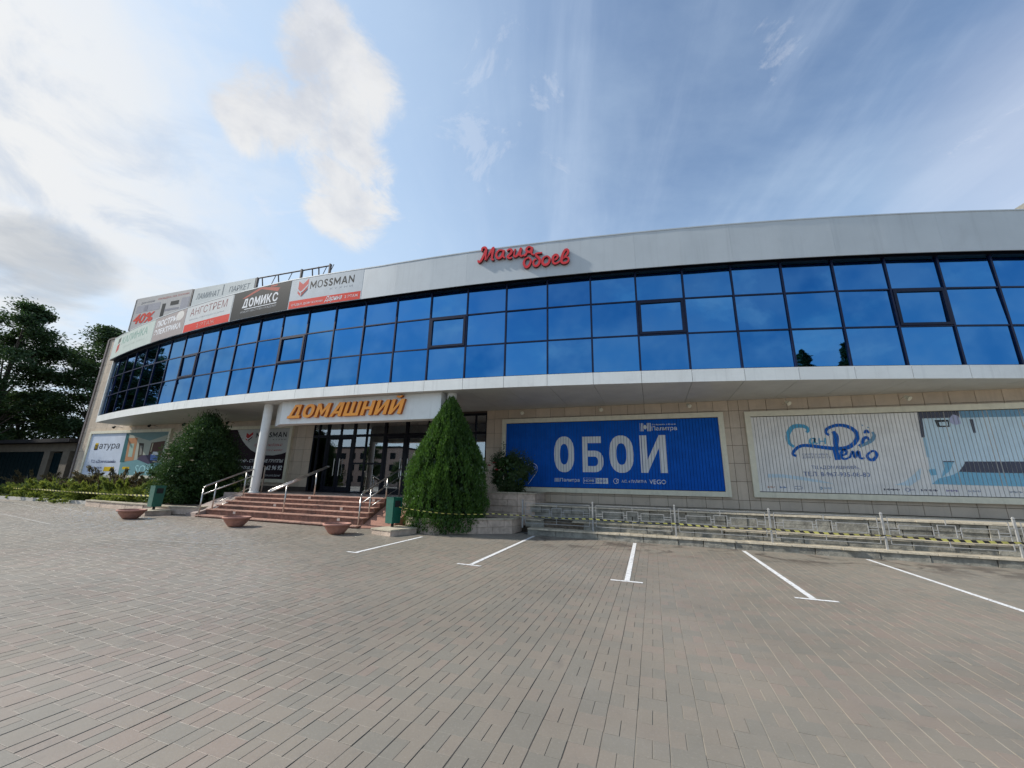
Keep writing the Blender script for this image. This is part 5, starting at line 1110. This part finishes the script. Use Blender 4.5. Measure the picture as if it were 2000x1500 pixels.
def lawn():
    mb = MB(); mb.box(-62, -16.9, 11.35, D + .02, -.05, .255); tag(mb.build('lawn', mat('lawn_soil', (.075, .08, .035), .95, c2=(.13, .12, .06), scale=3, bump=.6)), kind='structure')
    n = 16000; X = rng.uniform(-45, -17, n); Y = rng.uniform(11.4, 14.8, n); C = np.stack([X, Y, np.full(n, .30)], 1)
    tag(np_quads('grass', leaf_quads(C, rng.normal(0, .4, (n, 3)) + np.array([0, 0, 1.]), .14, .02), m_jun), 'rough grass between the junipers', 'grass', kind='stuff')
    k = empty('kerb', (0, 0, 0), kind='structure'); me = {}
    x = -46.0
    mb = MB(); mb.hexa([(.004, -.06, 0), (.99, -.06, 0), (.99, .09, 0), (.004, .09, 0), (.006, -.045, .16), (.988, -.045, .16), (.988, .09, .16), (.006, .09, .16)]); ms = mb.mesh('kerb_stone', m_conc)
    while x < -17.6: link('kerb_stone', ms, k, loc=(x, 11.24 + random.gauss(0, .008) - max(0, (x + 24)) * .10, gz(x) - .02 + random.gauss(0, .004)), rot=(0, 0, -.10 if x > -24 else 0)); x += 1.0
lawn()

# ------------------------------------------------------------------ gate building and trees beyond
def gate():
    o = empty('garage', (0, 0, 0), 'low beige garage with dark green doors beside the corner pylon', 'garage'); Y = 15.5
    mb = MB(); mw = mat('yellow_plaster', (.13, .105, .075), .85, vary=.15, scale=3, dirt=((.12, .1, .08), 2, (.5, .8), .6))
    mb.box(-39.75, -39.0, Y - .1, Y + .4, .1, 3.0); mb.box(-37.5, -36.7, Y - .1, Y + .4, .1, 3.0); mb.box(-52, -36.4, Y, Y + .4, 3.0, 3.55); mb.box(-52, -36.4, Y + 5, Y + 5.3, .1, 3.5); mb.box(-36.7, -36.4, Y + .4, Y + 5, .1, 3.5); mb.build('wall', mw, o)
    mb = MB(); mb.hexa([(-53, Y - .6, 3.56), (-36.0, Y - .6, 3.56), (-36.0, Y + 5.6, 3.56), (-53, Y + 5.6, 3.56), (-53, Y - .6, 3.8), (-36.0, Y - .6, 3.8), (-36.0, Y + 5.6, 4.2), (-53, Y + 5.6, 4.2)]); mb.build('roof', m_roof, o)
    def leaf(x0, x1, z1):
        n = max(3, int((x1 - x0) / .5)); mb = MB(); mb.box(x0, x1, Y + .1, Y + .12, .2, z1); d = mb.build('gate_leaf', m_dgreen, o)
        for i in range(n + 1): b = MB(); x = x0 + (x1 - x0 - .04) * i / n; b.box(x, x + .03, Y + .088, Y + .1, .2, z1); b.build('rib', m_dgreen, d)
    leaf(-51.9, -39.76, 2.99); leaf(-38.99, -37.51, 2.9)
gate()
def make_crown(name, n, nc, R, H, z0, m, ls, top=1.0, taper=.55):
    t = np.power(rng.random(nc), .85); a = rng.uniform(0, 2 * PI, nc); prof = np.power(np.sin(np.clip(t * .86 + .12, 0, 1) * PI), taper); rr = R * prof * np.power(rng.uniform(.15, 1, nc), .5) * rng.uniform(.75, 1.15, nc)
    cc = np.stack([np.cos(a) * rr, np.sin(a) * rr, z0 + t * (H - z0)], 1); k = rng.integers(0, nc, n); sg = np.array([.62, .62, .30]) * R / 5.0 * rng.uniform(.6, 1.35, (nc, 1))
    C = cc[k] + np.clip(rng.normal(size=(n, 3)), -1.9, 1.9) * sg[k] * 1.35
    V = leaf_quads(C, rng.normal(size=(n, 3)) * np.array([1, 1, .5]), rng.uniform(.6, 1.4, n) * ls, rng.uniform(.3, .6, n) * ls); return V, cc
def trees():
    def tree(label, loc, R, H, z0, n=26000, nc=85, ls=.34, m=m_tree, group='trees beyond the garage', taper=.45):
        o = empty('acacia_tree', loc, label, 'tree', group); V, cc = make_crown('c', n, nc, R, H, z0, m, ls, taper=taper); np_quads('crown', V, m, o)
        mb = MB(); h = H * .8; mb.tube([(0, 0, -.3), (.2, .1, h * .35), (-.1, .2, h * .7), (.1, 0, h)], .26, 8, r1=.05)
        for c in cc[::3]: b = Vector((0, 0, max(1.5, c[2] * .6 - .3))); e = Vector(c); mb.tube([b, b.lerp(e, .5) + Vector((0, 0, .3)), e], .08, 5, r1=.015)
        mb.build('trunk', m_bark, o); return o
    t1 = tree('tall dark tree whose ragged crown is cut by the frame edge', (-50.5, 15.9, .2), 3.1, 15.3, 2.0, n=42000, nc=85, ls=.26); t2 = tree('dense dark tree directly behind the garage, next to the pylon', (-49.5, 21.8, .2), 3.6, 15.0, 1.8, n=50000, nc=105, ls=.26)
    t3 = tree('smaller green tree low between the two tall dark trees', (-57, 20.0, .2), 3.2, 8.5, 2.2, n=16000, nc=60)
    tree('dark tree half hidden behind the pylon edge', (-52, 27.0, .2), 4.0, 15.5, 2.2, n=20000)
    for i, (x, y, s, lab) in enumerate(((-49.0, 9.3, .92, 'dark street tree seen mirrored in the far end of the glass'), (-54, 12.5, .85, 'dark street tree farther along, mirrored in the glass'), (-62, 8.0, .8, 'dark street tree across the entrance road, mirrored only'))):
        copy_tree((t1, t2, t1)[i], loc=(x, y, .2), rotz=2.0 + i, scale=(s, s, s), label=lab)
    # across the street: seen only as reflections
    p = empty('poplar_tree', (33.0, -20.0, 0), 'narrow poplar mirrored in the lowest pane row, left one of a pair', 'tree', 'poplars mirrored in the glass')
    V, cc = make_crown('p', 20000, 120, 1.25, 18.3, 3.0, m_poplar, .4, taper=.9); np_quads('crown', V, m_poplar, p); mb = MB(); mb.tube([(0, 0, 0), (.1, 0, 8), (0, 0, 16)], .22, 8, r1=.05); mb.build('trunk', m_bark, p)
    copy_tree(p, loc=(36.3, -17.5, 0), rotz=1.7, scale=(1.1, 1.1, 1.0), label='narrow poplar mirrored in the lowest pane row, right one of a pair')
    r = None
    for i, (x, y, s) in enumerate(((-66, -32, .75), (-56, -40, .62), (-47, -37, .6), (-38, -42, .62), (-75, -20, .7), (-28, -44, .55))):
        copy_tree((t2, t1, t3)[i % 3], loc=(x, y, 0), rotz=i * 1.3, scale=(s, s, s), label='street tree across the square mirrored in the glass, ' + ('nearest the apartment block end', 'second from the block', 'third from the block', 'fourth from the block', 'farthest out by the entrance road', 'last towards the poplars')[i])
    b = empty('apartment_block', (0, 0, 0), 'brick apartment block across the square, mirrored in the entrance doors', 'building')
    mb = MB(); mb.box(-86, -58, -64, -52, 0, 9.5); mb.build('wall', m_pinkwall, b); mb = MB(); mb.box(-86.3, -57.7, -64.3, -51.7, 9.5, 9.9); mb.build('roof', m_roof, b)
    mb = MB(); mb.box(0, 1.5, 0, .06, 0, 1.5); me = mb.mesh('window', pslate)
    for r_ in range(3):
        for c in range(9): link('window', me, b, loc=(-84.5 + 3 * c, -51.99, 1.2 + 2.8 * r_))
    l = empty('street_lamp', (-41.5, 7.0, .2), 'tall curved street lamp mirrored in the bowed glass', 'street lamp'); mb = MB(); mb.tube([(0, 0, 0), (0, 0, 7.6), (.2, 0, 8.6), (.9, 0, 9.1), (1.6, 0, 9.15)], .07, 8); mb.build('pole', m_fence, l); mb = MB(); mb.tube([(1.5, 0, 9.15), (2.2, 0, 9.2)], .1, 8, r1=.06); mb.build('head', pslate, l)
trees()
